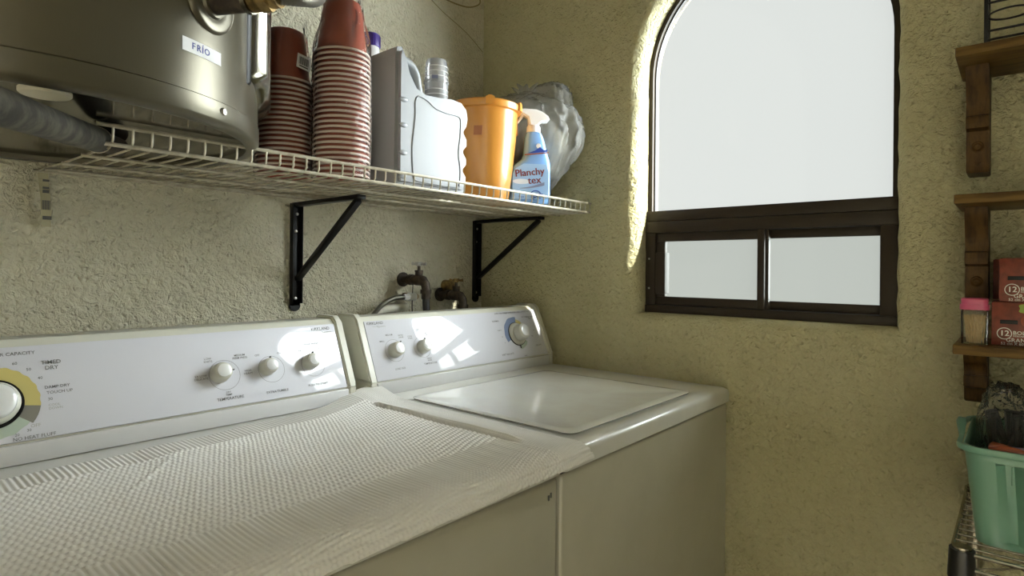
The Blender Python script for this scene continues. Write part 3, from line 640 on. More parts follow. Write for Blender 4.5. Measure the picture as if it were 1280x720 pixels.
m.tube([(p.x, YD0 - .0002, p.y) for p in spline([(x, z, 0) for x, z in fld], 5)], .0022, 6); m.obj('label_field_ridge', 'bottle', jug)
m = MB()
for z in (1.405, 1.455, 1.515, 1.57): m.lathe([(0, .004), (.004, .0035), (.0055, .002), (.006, -.002)], 14, frame_m((.813, YD0, z), (1, 0, 0), (0, 0, 1), (0, -1, 0)) @ Matrix.Diagonal((1.8, 1, 1, 1)))
m.obj('side_rib', 'bottle', jug)
m = MB(); hp = spline([(.806, 1.068, 1.655), (.840, 1.068, 1.676), (.872, 1.068, 1.673), (.890, 1.068, 1.655), (.897, 1.068, 1.630), (.903, 1.068, 1.608), (.918, 1.068, 1.592)], 6)
m.tube(hp, .0115, 16); m.obj('handle', 'bottle', jug)
m = MB(); m.text('HDPE', .006, frame_m((.888, YD0 - .0006, 1.5895), (1, 0, .04), (0, 0, 1), (0, -1, 0))); m.obj('embossed_mark', 'lightprint', jug)
# clear dosing cups behind the jug, standing on its spout
dc = thing('measuring_cup', 'small clear measuring cup standing behind the jug handle', 'cup', (.972, 1.085, 1.604))
mt_ = T(.972, 1.085, 1.6065)
m = MB(); m.lathe([(0, 0), (.026, 0), (.028, .002), (.0285, .048), (.031, .050), (.031, .054), (.0275, .054), (.027, .003), (0, .003)], 32, mt_); m.obj('lower_cup', 'clearcup', dc, 50)
m = MB(); m.lathe([(.0265, .030), (.0275, .040), (.026, .098), (.0235, .106), (0, .1065)], 32, mt_); m.obj('upper_cup', 'clearcup', dc, 50)
m = MB()
for z in (.006, .018, .030, .062, .074, .086): m.lathe([(.0286, z), (.0293, z + .001), (.0286, z + .002)], 32, mt_)
m.obj('measuring_ring', 'white', dc)
m = MB(); m.box((-.0075, -.006, .0285), (.0075, .006, .0295), m=mt_ @ T(0, 0, .057) @ Matrix.Rotation(math.radians(-48), 4, 'Z') @ Matrix.Rotation(PI / 2, 4, 'X')); m.obj('cup_sticker', 'greyink', dc)
bt = thing('bleach_bottle', 'white bottle with purple cap, mostly hidden behind the big jug', 'bottle', (.852, 1.187, B))
bmx = T(.852, 1.187, 0)
m = MB(); m.lathe([(0, B), (.040, B), (.043, B + .006), (.043, 1.64), (.038, 1.682), (.022, 1.714), (.021, 1.734), (0, 1.734)], 36, bmx); m.obj('bottle_body', 'white', bt, 60)
m = MB(); m.lathe([(.0225, 1.7335), (.0235, 1.7345), (.0225, 1.763), (.0205, 1.765), (0, 1.765)], 32, bmx)
for k in range(30): a = 2 * PI * k / 30; m.box((.0225, -.0008, 1.736), (.0240, .0008, 1.760), m=bmx @ Matrix.Rotation(a, 4, 'Z'))
m.obj('screw_cap', 'purple', bt, 50)

# ------------------------------------------------------------------ bucket
bk = thing('bucket', 'orange plastic bucket between the white jug and the spray bottle', 'bucket', (1.158, 1.100, B)); bmx = T(1.158, 1.100, 0)
m = MB(); m.lathe([(0, B + .002), (.064, B), (.067, B + .004), (.078, B + .09), (.0865, B + .17), (.0905, B + .236), (.098, B + .238), (.1000, B + .243), (.0995, B + .253), (.0955, B + .257), (.0885, B + .255), (.0865, B + .225), (.080, B + .15), (.063, B + .012), (0, B + .008)], 72, bmx)
m.obj('bucket_body', 'bucket', bk, 40)
for a in (-128, -65, 0):
    m = MB(); m.prism([(-.012, -.014), (.012, -.014), (.012, .004), (.004, .009), (-.004, .009), (-.012, .004)], 0, .008, frame_m((1.158 + .0955 * math.cos(math.radians(a)), 1.10 + .0955 * math.sin(math.radians(a)), B + .253), (-math.sin(math.radians(a)), math.cos(math.radians(a)), 0), (0, 0, 1)), .001); m.obj('rim_lug', 'bucket', bk)
m = MB(); m.box((-.013, -.05, 0), (.013, 0, .006), .001, m=frame_m((1.158 + .089 * math.cos(-.38), 1.10 + .089 * math.sin(-.38), B + .238), (.37, .93, 0), (-.06, 0, 1))); m.obj('handle_tab', 'bucket', bk)
m = MB(); m.box((-.011, -.012, 0), (.011, .012, .0008), m=frame_m((1.158 + .0870 * math.cos(-2.56), 1.10 + .0870 * math.sin(-2.56), B + .175), (.549, -.836, 0), (0, -.09, 1), (-.836, -.549, -.09))); o = m.obj('small_sticker', 'bucketprint', bk)

# ------------------------------------------------------------------ spray bottle
ax = Vector((math.cos(math.radians(-40)), math.sin(math.radians(-40)), 0)); sc = .00222
sb = thing('spray_bottle', 'blue trigger spray bottle with white head in front of the clear bag', 'spray bottle', (1.270, 1.033, B))
SM = frame_m((1.270, 1.033, B), ax, (0, 0, 1), ax.cross(Vector((0, 0, 1))))
def sl(pts, half): # loft of rounded sections: (height, left, right, half depth)
    v = []; f = []; n = 28
    for h, l, r, d in pts:
        c, w = (l + r) / 2, (r - l) / 2
        for i in range(n):
            a = 2 * PI * i / n; ca, sa = math.cos(a), math.sin(a); e = .62
            v.append((c + w * math.copysign(abs(ca) ** e, ca), h, d * math.copysign(abs(sa) ** e, sa)))
    for j in range(len(pts) - 1):
        for i in range(n): f.append((j * n + i, j * n + (i + 1) % n, (j + 1) * n + (i + 1) % n, (j + 1) * n + i))
    f += [tuple(range(n))[::-1], tuple(range((len(pts) - 1) * n, len(pts) * n))]; return v, f
def pxs(u): return (u - 664) * sc
sec = [(0, pxs(638), pxs(689), .024), (.006, pxs(636), pxs(690.5), .027), (.040, pxs(636.5), pxs(690), .028), (.085, pxs(638), pxs(690), .028), (.098, pxs(640), pxs(690.5), .027), (.112, pxs(647), pxs(690), .026), (.122, pxs(653), pxs(689), .025),
       (.135, pxs(656), pxs(687), .024), (.160, pxs(657), pxs(684), .022), (.185, pxs(658), pxs(681), .020), (.198, pxs(660), pxs(678), .017)]
v, f = sl(sec, 0); m = MB(); m.add(v, f, True, SM); m.obj('bottle_body', 'sprayblue', sb, 60)
m = MB(); m.lathe([(.0185, .198), (.0190, .200), (.0185, .214), (.016, .218), (0, .218)], 32, SM @ T(pxs(669), 0, 0) @ Matrix.Rotation(-PI / 2, 4, 'X')); m.obj('collar', 'white', sb, 50)
hd = [(pxs(663), .215), (pxs(675.5), .215), (pxs(676), .222), (pxs(680), .228), (pxs(686.5), .2285), (pxs(689), .236), (pxs(687), .245), (pxs(680), .256), (pxs(672), .262), (pxs(658), .263), (pxs(650), .261), (pxs(649), .250), (pxs(655), .246), (pxs(661), .238)]
m = MB(); m.prism([(x, -y) for x, y in hd][::-1], -.012, .012, SM @ Matrix.Diagonal((1, -1, 1, 1)), .004, 3); m.obj('spray_head', 'white', sb, 60)
m = MB(); m.tube([(pxs(656), .250, 0), (pxs(653), .238, 0), (pxs(649), .226, 0), (pxs(645.5), .218, 0)], [.0045, .0042, .0035, .0028], 10, m=SM); m.obj('trigger', 'white', sb)
m = MB(); m.box((pxs(648), .2475, -.0065), (pxs(653), .2625, .0065), .002, m=SM); m.obj('nozzle', 'white', sb)
lab = [(pxs(641), .012), (pxs(641), .080), (pxs(645), .095), (pxs(655), .108), (pxs(683), .108), (pxs(686), .090), (pxs(686), .012)]
m = MB(); m.prism(lab, .0272, .0288, SM, .0006); lb = m.obj('front_label', 'labelblue', sb)
m = MB(); m.text('Planchy', .0270, SM @ T(pxs(662), .084, .0296) @ Matrix.Rotation(.12, 4, 'Z')); m.text('tex', .028, SM @ T(pxs(668), .063, .0296) @ Matrix.Rotation(.12, 4, 'Z'))
m.text('Planchy', .0270, SM @ T(pxs(662.3), .0842, .0298) @ Matrix.Rotation(.12, 4, 'Z')); m.text('tex', .028, SM @ T(pxs(668.3), .0632, .0298) @ Matrix.Rotation(.12, 4, 'Z'))
m.obj('brand_lettering', 'redink', lb)
m = MB(); sw = [(pxs(650) + .068 * t, .040 + .010 * t * t + .0) for t in [i / 10 for i in range(11)]]; sw2 = [(x, y + .001 + .008 * (i / 10)) for i, (x, y) in enumerate(sw)][::-1]
m.prism(sw + sw2, .0290, .0293, SM); m.obj('grey_swoosh', 'greyink', lb)
m = MB(); m.prism([(pxs(652) + .016 * math.cos(a) * 1.5, .047 + .007 * math.sin(a) + .012) for a in [2 * PI * i / 20 for i in range(20)]], .0288, .0290, SM); m.obj('pale_patch', 'palegrey', lb)
m = MB()
for r0, cx_, cy_ in ((.0110, 670, .026), (.0075, 676, .021), (.006, 668, .018)):
    m.tube([(pxs(cx_) + r0 * 1.2 * math.cos(a), cy_ + r0 * .85 * math.sin(a), .0292) for a in [1.5 * PI * i / 16 for i in range(17)]], .0013, 6, m=SM)
m.text('Ropa', .007, SM @ T(pxs(652), .018, .0294)); m.obj('printed_emblem', 'navy', lb)
m = MB(); nk = [(pxs(660), .137), (pxs(684), .143), (pxs(685), .149), (pxs(680), .147), (pxs(675), .155), (pxs(672), .150), (pxs(669), .145)]
m.prism(nk, .0240, .0256, SM); m.obj('neck_swirl', 'navy', sb)
m = MB(); m.lathe([(0, .0012), (.006, .001), (.0068, 0)], 20, SM @ T(pxs(673.5), .158, .0245)); m.obj('neck_badge', 'white', sb)
m = MB(); m.prism([(pxs(656), .131), (pxs(686), .139), (pxs(686), .142), (pxs(656), .134)], .0256, .0262, SM); m.obj('neck_stripe', 'redpack', sb)

# ------------------------------------------------------------------ clear bag
bag = thing('plastic_bag', 'big clear knotted plastic bag of pale packing in the shelf corner', 'bag', (1.392, 1.19, B))
def blob(cx, cy, cz, rx, ry, rz, mt, name, parent, seed, amp, freq, sub=5, shape=None, ridge=True, zmin=-9):
    b = bmesh.new(); bmesh.ops.create_icosphere(b, subdivisions=sub, radius=1)
    for v in b.verts:
        p = v.co.copy(); q = Vector([math.copysign(abs(c) ** .8, c) for c in p])
        nn = noise.noise(Vector((p.x * freq * 1.5, p.y * freq * 1.5, p.z * freq * .45)) + Vector((seed, 0, 0))); n2 = noise.noise(p * freq * 2.3 + Vector((0, seed, 0)))
        k = 1 + amp * ((1 - 2.2 * abs(nn)) if ridge else nn) + amp * .5 * (1 - 2 * abs(n2))
        q = q * k
        if shape: q = shape(q)
        v.co = Vector((cx + q.x * rx, cy + q.y * ry, max(cz + q.z * rz, zmin + .002 * n2)))
    mb = MB(); mb.bm(b, True); return mb.obj(name, mt, parent, 0)
def bagshape(q):
    t = (q.z + 1) / 2; w = .62 + .48 * smooth01(t * 1.6) ; w *= 1 - .45 * smooth01((t - .80) / .3)
    return Vector((min(q.x * w, 1.02), q.y * w, q.z))
blob(1.398, 1.185, B + .178, .092, .190, .172, 'bag', 'bag_film', bag, 3.1, .09, 2.6, 6, bagshape, True, B + .004)
blob(1.392, 1.185, B + .150, .070, .150, .125, 'stuffing', 'packing', bag, 8.4, .10, 3.4, 5, bagshape, True, B + .012)
m = MB(); kc = Vector((1.340, 1.235, 1.735))                        # gathered neck and knot
kc = Vector((1.375, 1.150, 1.722))
v = []; f = []; n = 48
for j, (dz, r, amp) in enumerate(((-.03, .060, .004), (-.012, .032, .006), (.004, .013, .003), (.014, .016, .004), (.026, .028, .007), (.036, .036, .010))):
    for i in range(n):
        a = 2 * PI * i / n; w = amp * math.sin(a * 9 + j) + amp * .6 * math.sin(a * 5 + 2 * j)
        v.append((kc.x + (r + w) * math.cos(a) * .9 + j * .004, kc.y + (r + w) * math.sin(a) * 1.1, kc.z + dz + w * .4))
for j in range(5):
    for i in range(n): f.append((j * n + i, j * n + (i + 1) % n, (j + 1) * n + (i + 1) % n, (j + 1) * n + i))
m.add(v, f, True); m.obj('gathered_neck', 'bag', bag, 0)
m = MB(); m.lathe([(.013 + .004 * math.cos(a), .006 * math.sin(a)) for a in [2 * PI * i / 10 for i in range(10)]], 20, T(kc.x + .008, kc.y, kc.z + .004), closed=True); m.obj('knot', 'bag', bag)
blob(1.432, 1.09, 1.705, .045, .065, .055, 'bag', 'loose_fold', bag, 5.5, .16, 3.0, 5)

# ------------------------------------------------------------------ taps behind the washer
def tap(name, label, x, z, yb, mt, handle_mt):
    t = thing(name, label, 'tap', (x, YW, z))
    m = MB(); m.tube([(x, YW - .001, z), (x, YW - .007, z)], .022, 24); m.tube([(x, YW - .007, z), (x, yb + .02, z)], .0115, 16); m.tube([(x, yb + .045, z), (x, yb + .028, z)], .0165, 8)
    m.tube([(x, yb + .03, z), (x, yb + .016, z), (x, yb, z), (x, yb - .018, z - .003), (x, yb - .030, z - .014), (x, yb - .032, z - .030)], [.012, .016, .017, .0155, .0135, .013], 18)
    m.tube([(x, yb - .032, z - .028), (x, yb - .032, z - .040)], .0165, 18); m.obj('tap_body', mt, t, 50)
    m = MB(); m.tube([(x, yb, z + .006), (x, yb, z + .024)], .0115, 8); m.tube([(x, yb, z + .024), (x, yb, z + .029)], .0138, 6); m.tube([(x, yb, z + .029), (x, yb, z + .046)], .0045, 12); m.obj('stem', mt, t, 50)
    m = MB()
    for k in range(4):
        a = k * PI / 2 + .5; m.tube([(x, yb, z + .047), (x + .012 * math.cos(a), yb + .012 * math.sin(a), z + .047), (x + .022 * math.cos(a), yb + .022 * math.sin(a), z + .048)], [.004, .0032, .0055], 10)
    m.tube([(x, yb, z + .041), (x, yb, z + .053)], .0065, 12); m.obj('cross_handle', handle_mt, t, 50)
    return t
ta = tap('water_tap', 'dark iron tap with cross handle, left one behind the washer', 1.158, 1.172, 1.362, 'iron', 'screw')
tb = tap('water_tap', 'brass-handled tap lower on the wall, right one near the bracket', 1.312, 1.122, 1.362, 'iron', 'brass')
m = MB(); m.tube([(1.335, YW - .002, 1.150), (1.335, YW - .03, 1.150), (1.330, YW - .055, 1.135), (1.322, 1.372, 1.128)], [.020, .019, .014, .012], 16); m.obj('brass_elbow', 'brass', tb, 50)
m = MB(); m.tube([(1.312, 1.330, 1.083), (1.312, 1.330, 1.060)], .0125, 6); m.tube([(1.312, 1.330, 1.060), (1.312, 1.330, .9)], .0085, 14); m.obj('outlet_pipe', 'brass', tb, 50)
h = thing('supply_hose', 'black hose dropping from the left tap behind the washer', 'hose', (1.158, 1.33, .7))
m = MB(); m.tube(spline([(1.158, 1.330, 1.134), (1.160, 1.330, 1.09), (1.166, 1.325, 1.0), (1.19, 1.33, .85), (1.2, 1.36, .7)], 6), .0105, 16); m.obj('hose_tube', 'rubber', h)
m = MB(); m.tube([(1.158, 1.330, 1.140), (1.158, 1.330, 1.116)], .0135, 8); m.obj('hose_nut', 'iron', h)
h = thing('braided_supply_line', 'thin braided water line curving along the wall left of the taps', 'hose', (1.10, 1.40, 1.10))
m = MB(); m.tube(spline([(1.112, 1.372, 1.121), (1.07, 1.37, 1.119), (1.02, 1.36, 1.100), (.96, 1.33, 1.065), (.90, 1.31, 1.01), (.86, 1.30, .94)], 8), .0068, 12); m.obj('line', 'braid', h)
m = MB(); m.tube([(1.110, 1.372, 1.121), (1.128, 1.371, 1.122)], .0095, 6); m.tube([(1.128, 1.371, 1.122), (1.150, 1.370, 1.122)], .0125, 12); m.obj('white_nut', 'white', h, 50)
m = MB(); m.tube([(1.150, 1.370, 1.122), (1.166, 1.385, 1.122), (1.166, YW - .002, 1.122)], .0105, 12); m.obj('wall_stub', 'brass', h, 50)
h = thing('grey_drain_hose', 'pale grey ribbed drain hose behind the washer console', 'hose', (1.0, 1.41, 1.0))
dh = spline([(1.145, 1.405, 1.09), (1.06, 1.40, 1.085), (.99, 1.385, 1.06), (.93, 1.37, 1.03), (.88, 1.36, .96), (.86, 1.36, .85)], 16)
m = MB(); m.tube(dh, [.0125 + (.0012 if i % 3 == 0 else 0) for i in range(len(dh))], 14); m.obj('ribbed_hose', 'oldwhite', h, 0)
h = thing('thin_cord', 'thin dark cord dangling below the left tap', 'cord', (1.125, 1.40, 1.1))
m = MB(); m.tube([(1.138, 1.365, 1.16), (1.136, 1.366, 1.10), (1.14, 1.368, 1.02), (1.14, 1.37, .95)], .0014, 6); m.obj('cord', 'black', h)

# cable loop high in the corner
h = thing('cable_loop', 'thin yellowish cable loop high in the corner near the ceiling', 'cable', (1.38, 1.42, 2.1))
m = MB(); m.tube(spline([(1.255, YW - .004, 2.095), (1.30, 1.425, 2.083), (1.36, 1.415, 2.078), (1.42, 1.415, 2.090), (1.47, 1.42, 2.125), (1.45, 1.43, 2.17), (1.36, YW - .005, 2.20)], 8), .0024, 8); m.obj('cable', 'cable', h)
m = MB(); m.tube(spline([(1.20, YW - .003, 2.10), (1.30, YW - .003, 2.05), (1.42, YW - .003, 2.01), (1.50, YW - .006, 1.965)], 8), .0012, 6); m.obj('thin_strand', 'cable', h)

# ------------------------------------------------------------------ plank shelves on the right
def corbel(sh, y0, y1, zt, hgt, proj=.115):
    """scroll bracket: deep curved upper part, moulded ledge, flat lower part"""
    P = [(0, 0)]; P.append((proj, 0)); z1 = -hgt * .47
    for i in range(9):
        t = i / 8; P.append((proj - .028 * math.sin(t * PI / 2) ** 2 - .006 * math.sin(t * PI), z1 * t * .92 - .004))
    P += [(proj - .020, z1), (proj - .018, z1 - .010), (proj - .020, z1 - .022), (proj - .036, z1 - .026), (proj - .040, -hgt * .96), (proj - .046, -hgt), (0, -hgt)]
    m = MB(); A = Matrix(((-1, 0, 0, XW - .0005), (0, 0, 1, 0), (0, 1, 0, zt), (0, 0, 0, 1)))
    m.prism(P, y0, y1, A, .0015); c = m.obj('corbel', 'wood', sh, 35)
    yc = (y0 + y1) / 2; xf = XW - proj + .037; zr = zt + z1 - .055
    if hgt > .15:
        m = MB(); m.lathe([(0, .002), (.004, .003), (.006, .001), (.0085, .003), (.0105, .0005)], 24, frame_m((xf, yc, zr), (0, -1, 0), (0, 0, 1), (-1, 0, 0))); m.obj('rosette', 'wood', c)
        m = MB(); m.prism([(-.006, 0), (.006, 0), (0, -.008)], 0, .002, frame_m((xf, yc, zr - .030), (0, -1, 0), (0, 0, 1), (-1, 0, 0))); m.obj('carved_notch', 'wood', c)
def plank(name, label, zb, xf, hc, tilt=0.0, yl=.093, th=.017):
    t = thing(name, label, 'shelf', (XW, -.25, zb))
    m = MB(); m.box((xf, -.60, zb), (XW - .0008, yl, zb + th), .002); p = m.obj('plank', 'woodh', t)
    corbel(t, .047, .082, zb - .0005, hc); corbel(t, -.50, -.465, zb - .0005, hc)
    return t
plank('plank_shelf', 'top stained wooden plank shelf right of the window, holding the black wire rack', 1.594, 1.325, .195)
plank('plank_shelf', 'middle stained wooden plank shelf right of the window, nothing on it in view', 1.330, 1.325, .180)
plank('plank_shelf', 'lowest stained wooden plank shelf, holding the toothpick jar and printed boxes', 1.060, 1.325, .100)

# black wire rack on the top plank
rk = thing('wire_rack', 'black wire rack with curled rings standing on the top plank', 'rack', (1.38, -.03, 1.611))
zz = 1.6125
for px_, py_ in ((1.377, .0485), (1.377, -.1745), (1.472, .0485), (1.472, -.1745)):
    m = MB(); m.box((px_, py_, zz), (px_ + .006, py_ + .006, zz + .18), .0005); m.obj('post', 'black', rk)
m = MB()
for z in (.018, .034, .085, .150): m.tube([(1.380, .050, zz + z), (1.380, -.17, zz + z)], .0022, 8); m.tube([(1.380, .050, zz + z), (1.475, .050, zz + z)], .0022, 8)
m.obj('rail', 'black', rk)
for k in range(3):
    m = MB(); yc = .018 - .066 * k; m.tube([(1.380, yc + .031 * math.cos(a), zz + .060 + .010 * math.sin(a)) for a in [2 * PI * i / 28 for i in range(29)]], .0018, 8); m.obj('ring', 'black', rk)

# toothpick jar
tj = thing('toothpick_jar', 'clear jar of toothpicks with a pink lid on the lowest plank', 'jar', (1.372, .064, 1.077))
def rsq(m, w0, w1, z0, z1, e=.55, n=32, m4=None, caps=(True, True)):
    v = []
    for w, z in ((w0, z0), (w1, z1)):
        for i in range(n):
            a = 2 * PI * i / n; v.append((w * math.copysign(abs(math.cos(a)) ** e, math.cos(a)), w * math.copysign(abs(math.sin(a)) ** e, math.sin(a)), z))
    f = [(i, (i + 1) % n, n + (i + 1) % n, n + i) for i in range(n)]
    if caps[0]: f.append(tuple(range(n))[::-1])
    if caps[1]: f.append(tuple(range(n, 2 * n)))
    m.add(v, f, True, m4)
J = T(1.372, .064, 0)
m = MB(); rsq(m, .0195, .0200, 1.0775, 1.135, m4=J, caps=(True, False)); rsq(m, .020, .0185, 1.135, 1.141, m4=J, caps=(False, False)); m.obj('jar_body', 'jar', tj, 40)
m = MB(); rsq(m, .0218, .0218, 1.1395, 1.1495, m4=J); rsq(m, .0195, .0200, 1.1495, 1.158, m4=J, caps=(False, False)); rsq(m, .0200, .0185, 1.158, 1.1605, m4=J); m.obj('lid', 'pink', tj, 40)
pk = MB(); pk.tube([(0, 0, 0), (0, 0, .003), (0, 0, .049), (0, 0, .053)], [.0003, .0010, .0010, .0003], 5); tp0 = pk.obj('toothpick', 'pick')
tag(tp0, 'wooden toothpick standing among the others inside the pink-lidded jar', 'toothpick', 'toothpicks in the jar')
for i in range(46):
    o = tp0 if i == 0 else tp0.copy()
    if i: COL.objects.link(o)
    a, r = random.uniform(0, 2 * PI), .0145 * math.sqrt(random.random()); x, y = r * math.cos(a), r * math.sin(a)
    x2 = max(-.0155, min(.0155, x + random.uniform(-.012, .012))); y2 = max(-.0155, min(.0155, y + random.uniform(-.012, .012)))
    d = Vector((x2 - x, y2 - y, .055)); o.matrix_basis = T(1.372 + x, .064 + y, 1.0782) @ d.to_track_quat('Z', 'Y').to_matrix().to_4x4()

# printed boxes of bags
def bags_box(label, y1, z0, x0=1.370, dep=.10, wid=.175, h=.076, printed=True, grp=None):
    t = thing('bag_box', label, 'box', (x0 + dep / 2, y1 - wid / 2, z0))
    m = MB(); m.box((x0, y1 - wid, z0), (x0 + dep, y1, z0 + h), .0012); m.obj('carton', 'box', t)
    m = MB(); m.box((x0 + .002, y1 - wid + .002, z0 + h - .004), (x0 + dep - .002, y1 - .002, z0 + h + .0012), .0005); m.obj('carton_flap', 'box', t)
    if printed:
        fm = frame_m((x0 - .0006, y1, z0), (0, -1, 0), (0, 0, 1), (-1, 0, 0))
        m = MB(); m.box((.012, .038, 0), (.036, .045, .0006), .0004, m=fm); m.obj('hand_slot', 'black', t)
        m = MB(); m.lathe([(.0105, 0), (.0105, .0003), (.0093, .0003), (.0093, 0)], 28, fm @ T(.018, .021, 0), closed=True)
        m.text('12', .0135, fm @ T(.018, .021, .0006)); m.text('12', .0135, fm @ T(.0184, .0212, .0007))
        m.text('BOLSAS', .0092, fm @ T(.0295, .0225, .0005), 'LEFT'); m.text('DESECHABLES', .0036, fm @ T(.0295, .0170, .0005), 'LEFT')
        m.text('GRANDES', .0098, fm @ T(.020, .0095, .0005), 'LEFT'); m.text('52 cm X 60 cm', .0066, fm @ T(.013, .0032, .0005), 'LEFT'); m.obj('lettering', 'boxwhite', t)
        m = MB()
        for cx_, cy_, r_ in ((.046, .066, .010), (.058, .062, .011), (.052, .055, .008), (.070, .066, .012)):
            m.prism([(cx_ + r_ * math.cos(a) * (1 + .3 * math.cos(3 * a)), cy_ + r_ * .8 * math.sin(a)) for a in [2 * PI * i / 18 for i in range(18)]], 0, .0004, fm)
        m.obj('printed_leaf', 'boxgreen', t)
        m = MB(); m.text('BIO', .010, fm @ T(.052, .068, .0008), 'LEFT'); m.obj('green_lettering', 'boxwhite', t)
        m = MB(); m.lathe([(0, .0006), (.010, .0005), (.012, 0)], 24, fm @ T(.052, .044, 0)); m.obj('printed_fruit', 'redpack', t)
    return t
bags_box('lower red-brown printed box of bags resting on the lowest plank', .040, 1.0782)
bags_box('upper red-brown printed box of bags stacked on the lower one', .030, 1.1562)
bags_box('red-brown box standing behind the upper printed box, only its edge showing', .041, 1.1562, x0=1.472, dep=.034, wid=.16, printed=False)

# ------------------------------------------------------------------ chrome rack and basket
ZR = .780
cr = thing('chrome_wire_shelving', 'chrome wire shelving unit under the plank shelves holding the mint basket', 'rack', (1.3, -.2, 0))
RX0, RX1, RY1, RY0 = 1.135, 1.478, .078, -.72
for x in (RX0 + .004, RX1):
    for y in (RY1 - .012, RY0):
        m = MB(); m.tube([(x, y, 0.002), (x, y, ZR + .008)], .0125, 16); p = m.obj('post', 'chrome', cr, 40)
        m = MB(); m.tube([(x, y, ZR - .040), (x, y, ZR + .004)], [.0185, .0165], 20); m.obj('post_sleeve', 'blackplastic' if x < 1.3 else 'chrome', p, 40)
m = MB()
for z in (ZR - .001, ZR - .024):
    m.tube([(RX0, RY1, z), (RX1, RY1, z)], .0034, 8); m.tube([(RX0, RY0, z), (RX1, RY0, z)], .0034, 8); m.tube([(RX0, RY1, z), (RX0, RY0, z)], .0034, 8); m.tube([(RX1, RY1, z), (RX1, RY0, z)], .0034, 8)
m.obj('edge_rail', 'chrome', cr)
m = MB(); z = []
for k in range(14): z.append((RX0 + .002, RY1 - .03 - k * .05, ZR - (.003 if k % 2 else .022)))
m.tube(z, .0022, 6); z = [(RX0 + .03 + k * .03, RY1, ZR - (.003 if k % 2 else .022)) for k in range(11)]; m.tube(z, .0022, 6); m.obj('truss_wire', 'chrome', cr)
p0 = None
for k in range(13):
    x = RX0 + .020 + k * .0262
    if p0 is None: m = MB(); m.tube([(x, RY1, ZR + .001), (x, RY0, ZR + .001)], .0019, 8); p0 = m.obj('deck_wire', 'chrome', cr); x00 = x
    else: o = p0.copy(); COL.objects.link(o); o.parent = cr; o.location.x = x - x00
for zl in (.12,):
    m = MB()
    for k in range(13): m.tube([(RX0 + .02 + k * .0262, RY1, zl), (RX0 + .02 + k * .0262, RY0, zl)], .0019, 6)
    for x in (RX0, RX1): m.tube([(x, RY1, zl), (x, RY0, zl)], .0034, 8)
    for y in (RY1, RY0): m.tube([(RX0, y, zl), (RX1, y, zl)], .0034, 8)
    tag(m.obj('lower_deck', 'chrome', cr), kind='stuff')

bs = thing('storage_basket', 'mint green plastic basket on the chrome rack filled with small packets', 'basket', (1.29, -.10, ZR + .004))
def loop(x0, x1, y0, y1, r, z, dent=0.0, n=8):
    L = []
    for cx_, cy_, a0 in ((x1 - r, y0 + r, -90), (x1 - r, y1 - r, 0), (x0 + r, y1 - r, 90), (x0 + r, y0 + r, 180)):
        for i in range(n + 1):
            a = math.radians(a0 + 90 * i / n); L.append([cx_ + r * math.cos(a), cy_ + r * math.sin(a), z])
    out = []
    for i, p in enumerate(L):
        q = L[(i + 1) % len(L)]; d = math.hypot(q[0] - p[0], q[1] - p[1]); k = max(1, int(d / .006)) if d > .03 else 1
        if d > .03:
            k = 30
        for j in range(k): out.append([p[0] + (q[0] - p[0]) * j / k, p[1] + (q[1] - p[1]) * j / k, z])
    for p in out:
        if abs(p[0] - x0) < .0005 and dent:
            for c in (.008, -.062, -.132, -.202):
                dd = abs(p[1] - c); p[0] += dent * (1 if dd < .0100 else max(0, 1 - (dd - .0100) / .003))
    return out
bx0, bx1, by0, by1 = 1.178, 1.400, -.30, .052
zb = ZR + .0045; secs = []
for t, dn in ((0, 0), (.03, .004), (.05, .012), (.4, .014), (.84, .016), (.87, .0), (1, 0)):
    e = t * .016; secs.append(loop(bx0 - e, bx1 + e, by0 - e, by1 + e, .022 + .006 * t, zb + .152 * t, dn))
k = len(secs[0]); v = [tuple(p) for s_ in secs for p in s_]; f = []
for j in range(len(secs) - 1):
    for i in range(k): f.append((j * k + i, j * k + (i + 1) % k, (j + 1) * k + (i + 1) % k, (j + 1) * k + i))
f.append(tuple(range(k))[::-1])
m = MB(); m.add(v, f, True); o = m.obj('basket_body', 'teal', bs, 50); so = o.modifiers.new('t', 'SOLIDIFY'); so.thickness = .0022; so.offset = -1
rl = loop(bx0 - .018, bx1 + .018, by0 - .018, by1 + .018, .030, zb + .153); m = MB(); prof = [(0, 0), (.006, .0005), (.0075, -.005), (.006, -.009), (.004, -.009), (.004, -.003), (0, -.003)]
v = []; f = []; cxm, cym = (bx0 + bx1) / 2, (by0 + by1) / 2; kk = len(rl)
for i, p in enumerate(rl):
    a_, b_ = Vector(rl[i - 1]), Vector(rl[(i + 1) % kk]); tt = (b_ - a_).normalized(); nn = Vector((tt.y, -tt.x, 0))
    lift = .016 * smooth01(1 - abs((p[0] - 1.30)) / .060) * (1 if p[1] > by1 else 0)
    for o_, z_ in prof: v.append((p[0] + nn.x * (o_ * (1 + lift * 30)), p[1] + nn.y * (o_ * (1 + lift * 60)), p[2] + z_ + lift))
q = len(prof)
for i in range(kk):
    for j in range(q): f.append((i * q + j, ((i + 1) % kk) * q + j, ((i + 1) % kk) * q + (j + 1) % q, i * q + (j + 1) % q))
m.add(v, f, True); m.obj('basket_rim', 'teal', bs, 50)
m = MB(); hx = .008; m.tube([(bx0 + .002, hx, zb + .126), (bx0 + .004, hx, zb + .098)], .0012, 6); m.obj('moulded_pin', 'teal', bs)

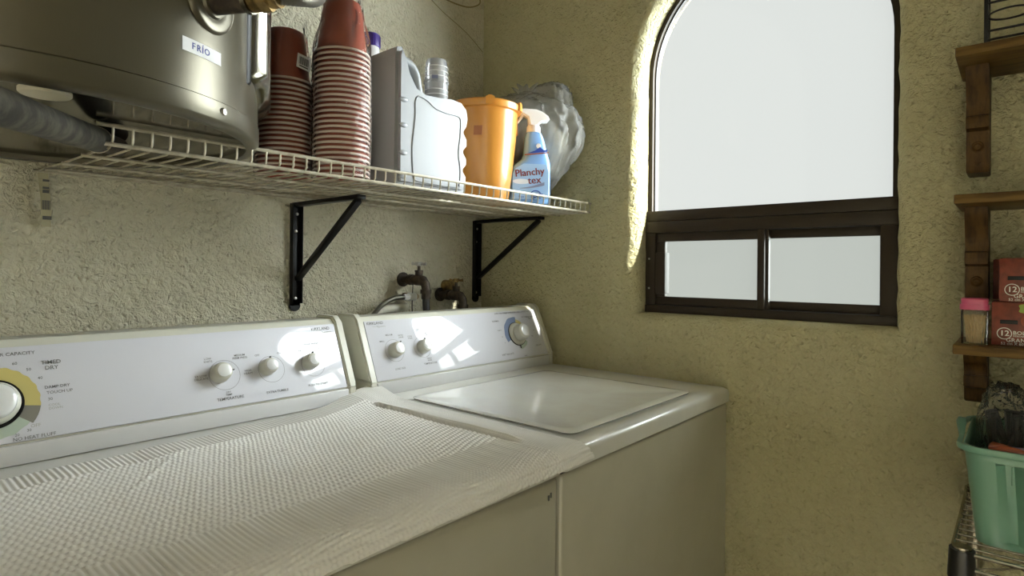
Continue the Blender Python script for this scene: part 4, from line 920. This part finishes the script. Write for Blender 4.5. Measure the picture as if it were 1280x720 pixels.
def pouch(name, label, cat, loc, r, mt, seed, inner=None, tilt=0.0, amp=.16):
    t = thing(name, label, cat, loc)
    blob(loc[0], loc[1], loc[2] + r[2], r[0], r[1], r[2], mt, 'wrapper', t, seed, amp, 3.0, 4)
    if inner: inner(t)
    return t
def utensils(t):
    for k in range(6):
        m = MB(); x, y = 1.320 + .018 * math.cos(k * 1.9), .012 + .016 * math.sin(k * 1.9); m.tube([(x, y, zb + .02), (x - .004, y + .010 * math.sin(k), zb + .13), (x - .008, y + .012 * math.sin(k * 2.1), zb + .185)], [.005, .006, .009], 8); m.obj('black_utensil', 'blackplastic', t)
pouch('packet', 'clear cellophane packet of black plastic pieces at the left end of the basket', 'packet', (1.322, .020, zb + .008), (.048, .034, .106), 'bag2', 2.2, utensils)
m = MB()
t = pouch('packet', 'crumpled silvery clear packet at the right of the basket', 'packet', (1.30, -.060, zb + .03), (.052, .042, .078), 'bag2', 6.1)
blob(1.30, -.060, zb + .105, .034, .028, .048, 'stuffing', 'pale_contents', t, 4.4, .12, 3, 4)
t = thing('red_packet', 'flat red-brown glossy packet lying across the basket', 'packet', (1.24, -.045, zb + .12))
m = MB(); v = []; f = []
for i in range(13):
    for j in range(7):
        v.append((1.185 + .012 * j, .035 - .014 * i, zb + .139 + .004 * math.sin(i * .9 + j * .5) - .0012 * j))
for i in range(12):
    for j in range(6): a = i * 7 + j; f.append((a, a + 1, a + 8, a + 7))
m.add(v, f, True); o = m.obj('packet_body', 'redpack', t); so = o.modifiers.new('t', 'SOLIDIFY'); so.thickness = .012; so.offset = -1
m = MB()
for i in range(5): m.box((1.195 + .013 * i, -.118, zb + .1455 - .001 * i), (1.198 + .013 * i, .022, zb + .1462 - .001 * i))
o = m.obj('printed_line', 'greyink', t)

# ------------------------------------------------------------------ ceiling fixture added for the fill lamp, unseen behind the camera
cl = thing('added_fill_lamp', 'round flush ceiling fixture added for fill light, out of view', 'lamp', (-.55, -.60, ZC))
m = MB(); m.lathe([(.20, ZC - .001), (.20, ZC - .020), (.185, ZC - .022), (.18, ZC - .010)], 40, T(-.55, -.60, 0)); m.obj('fill_lamp_base', 'white', cl, 50)
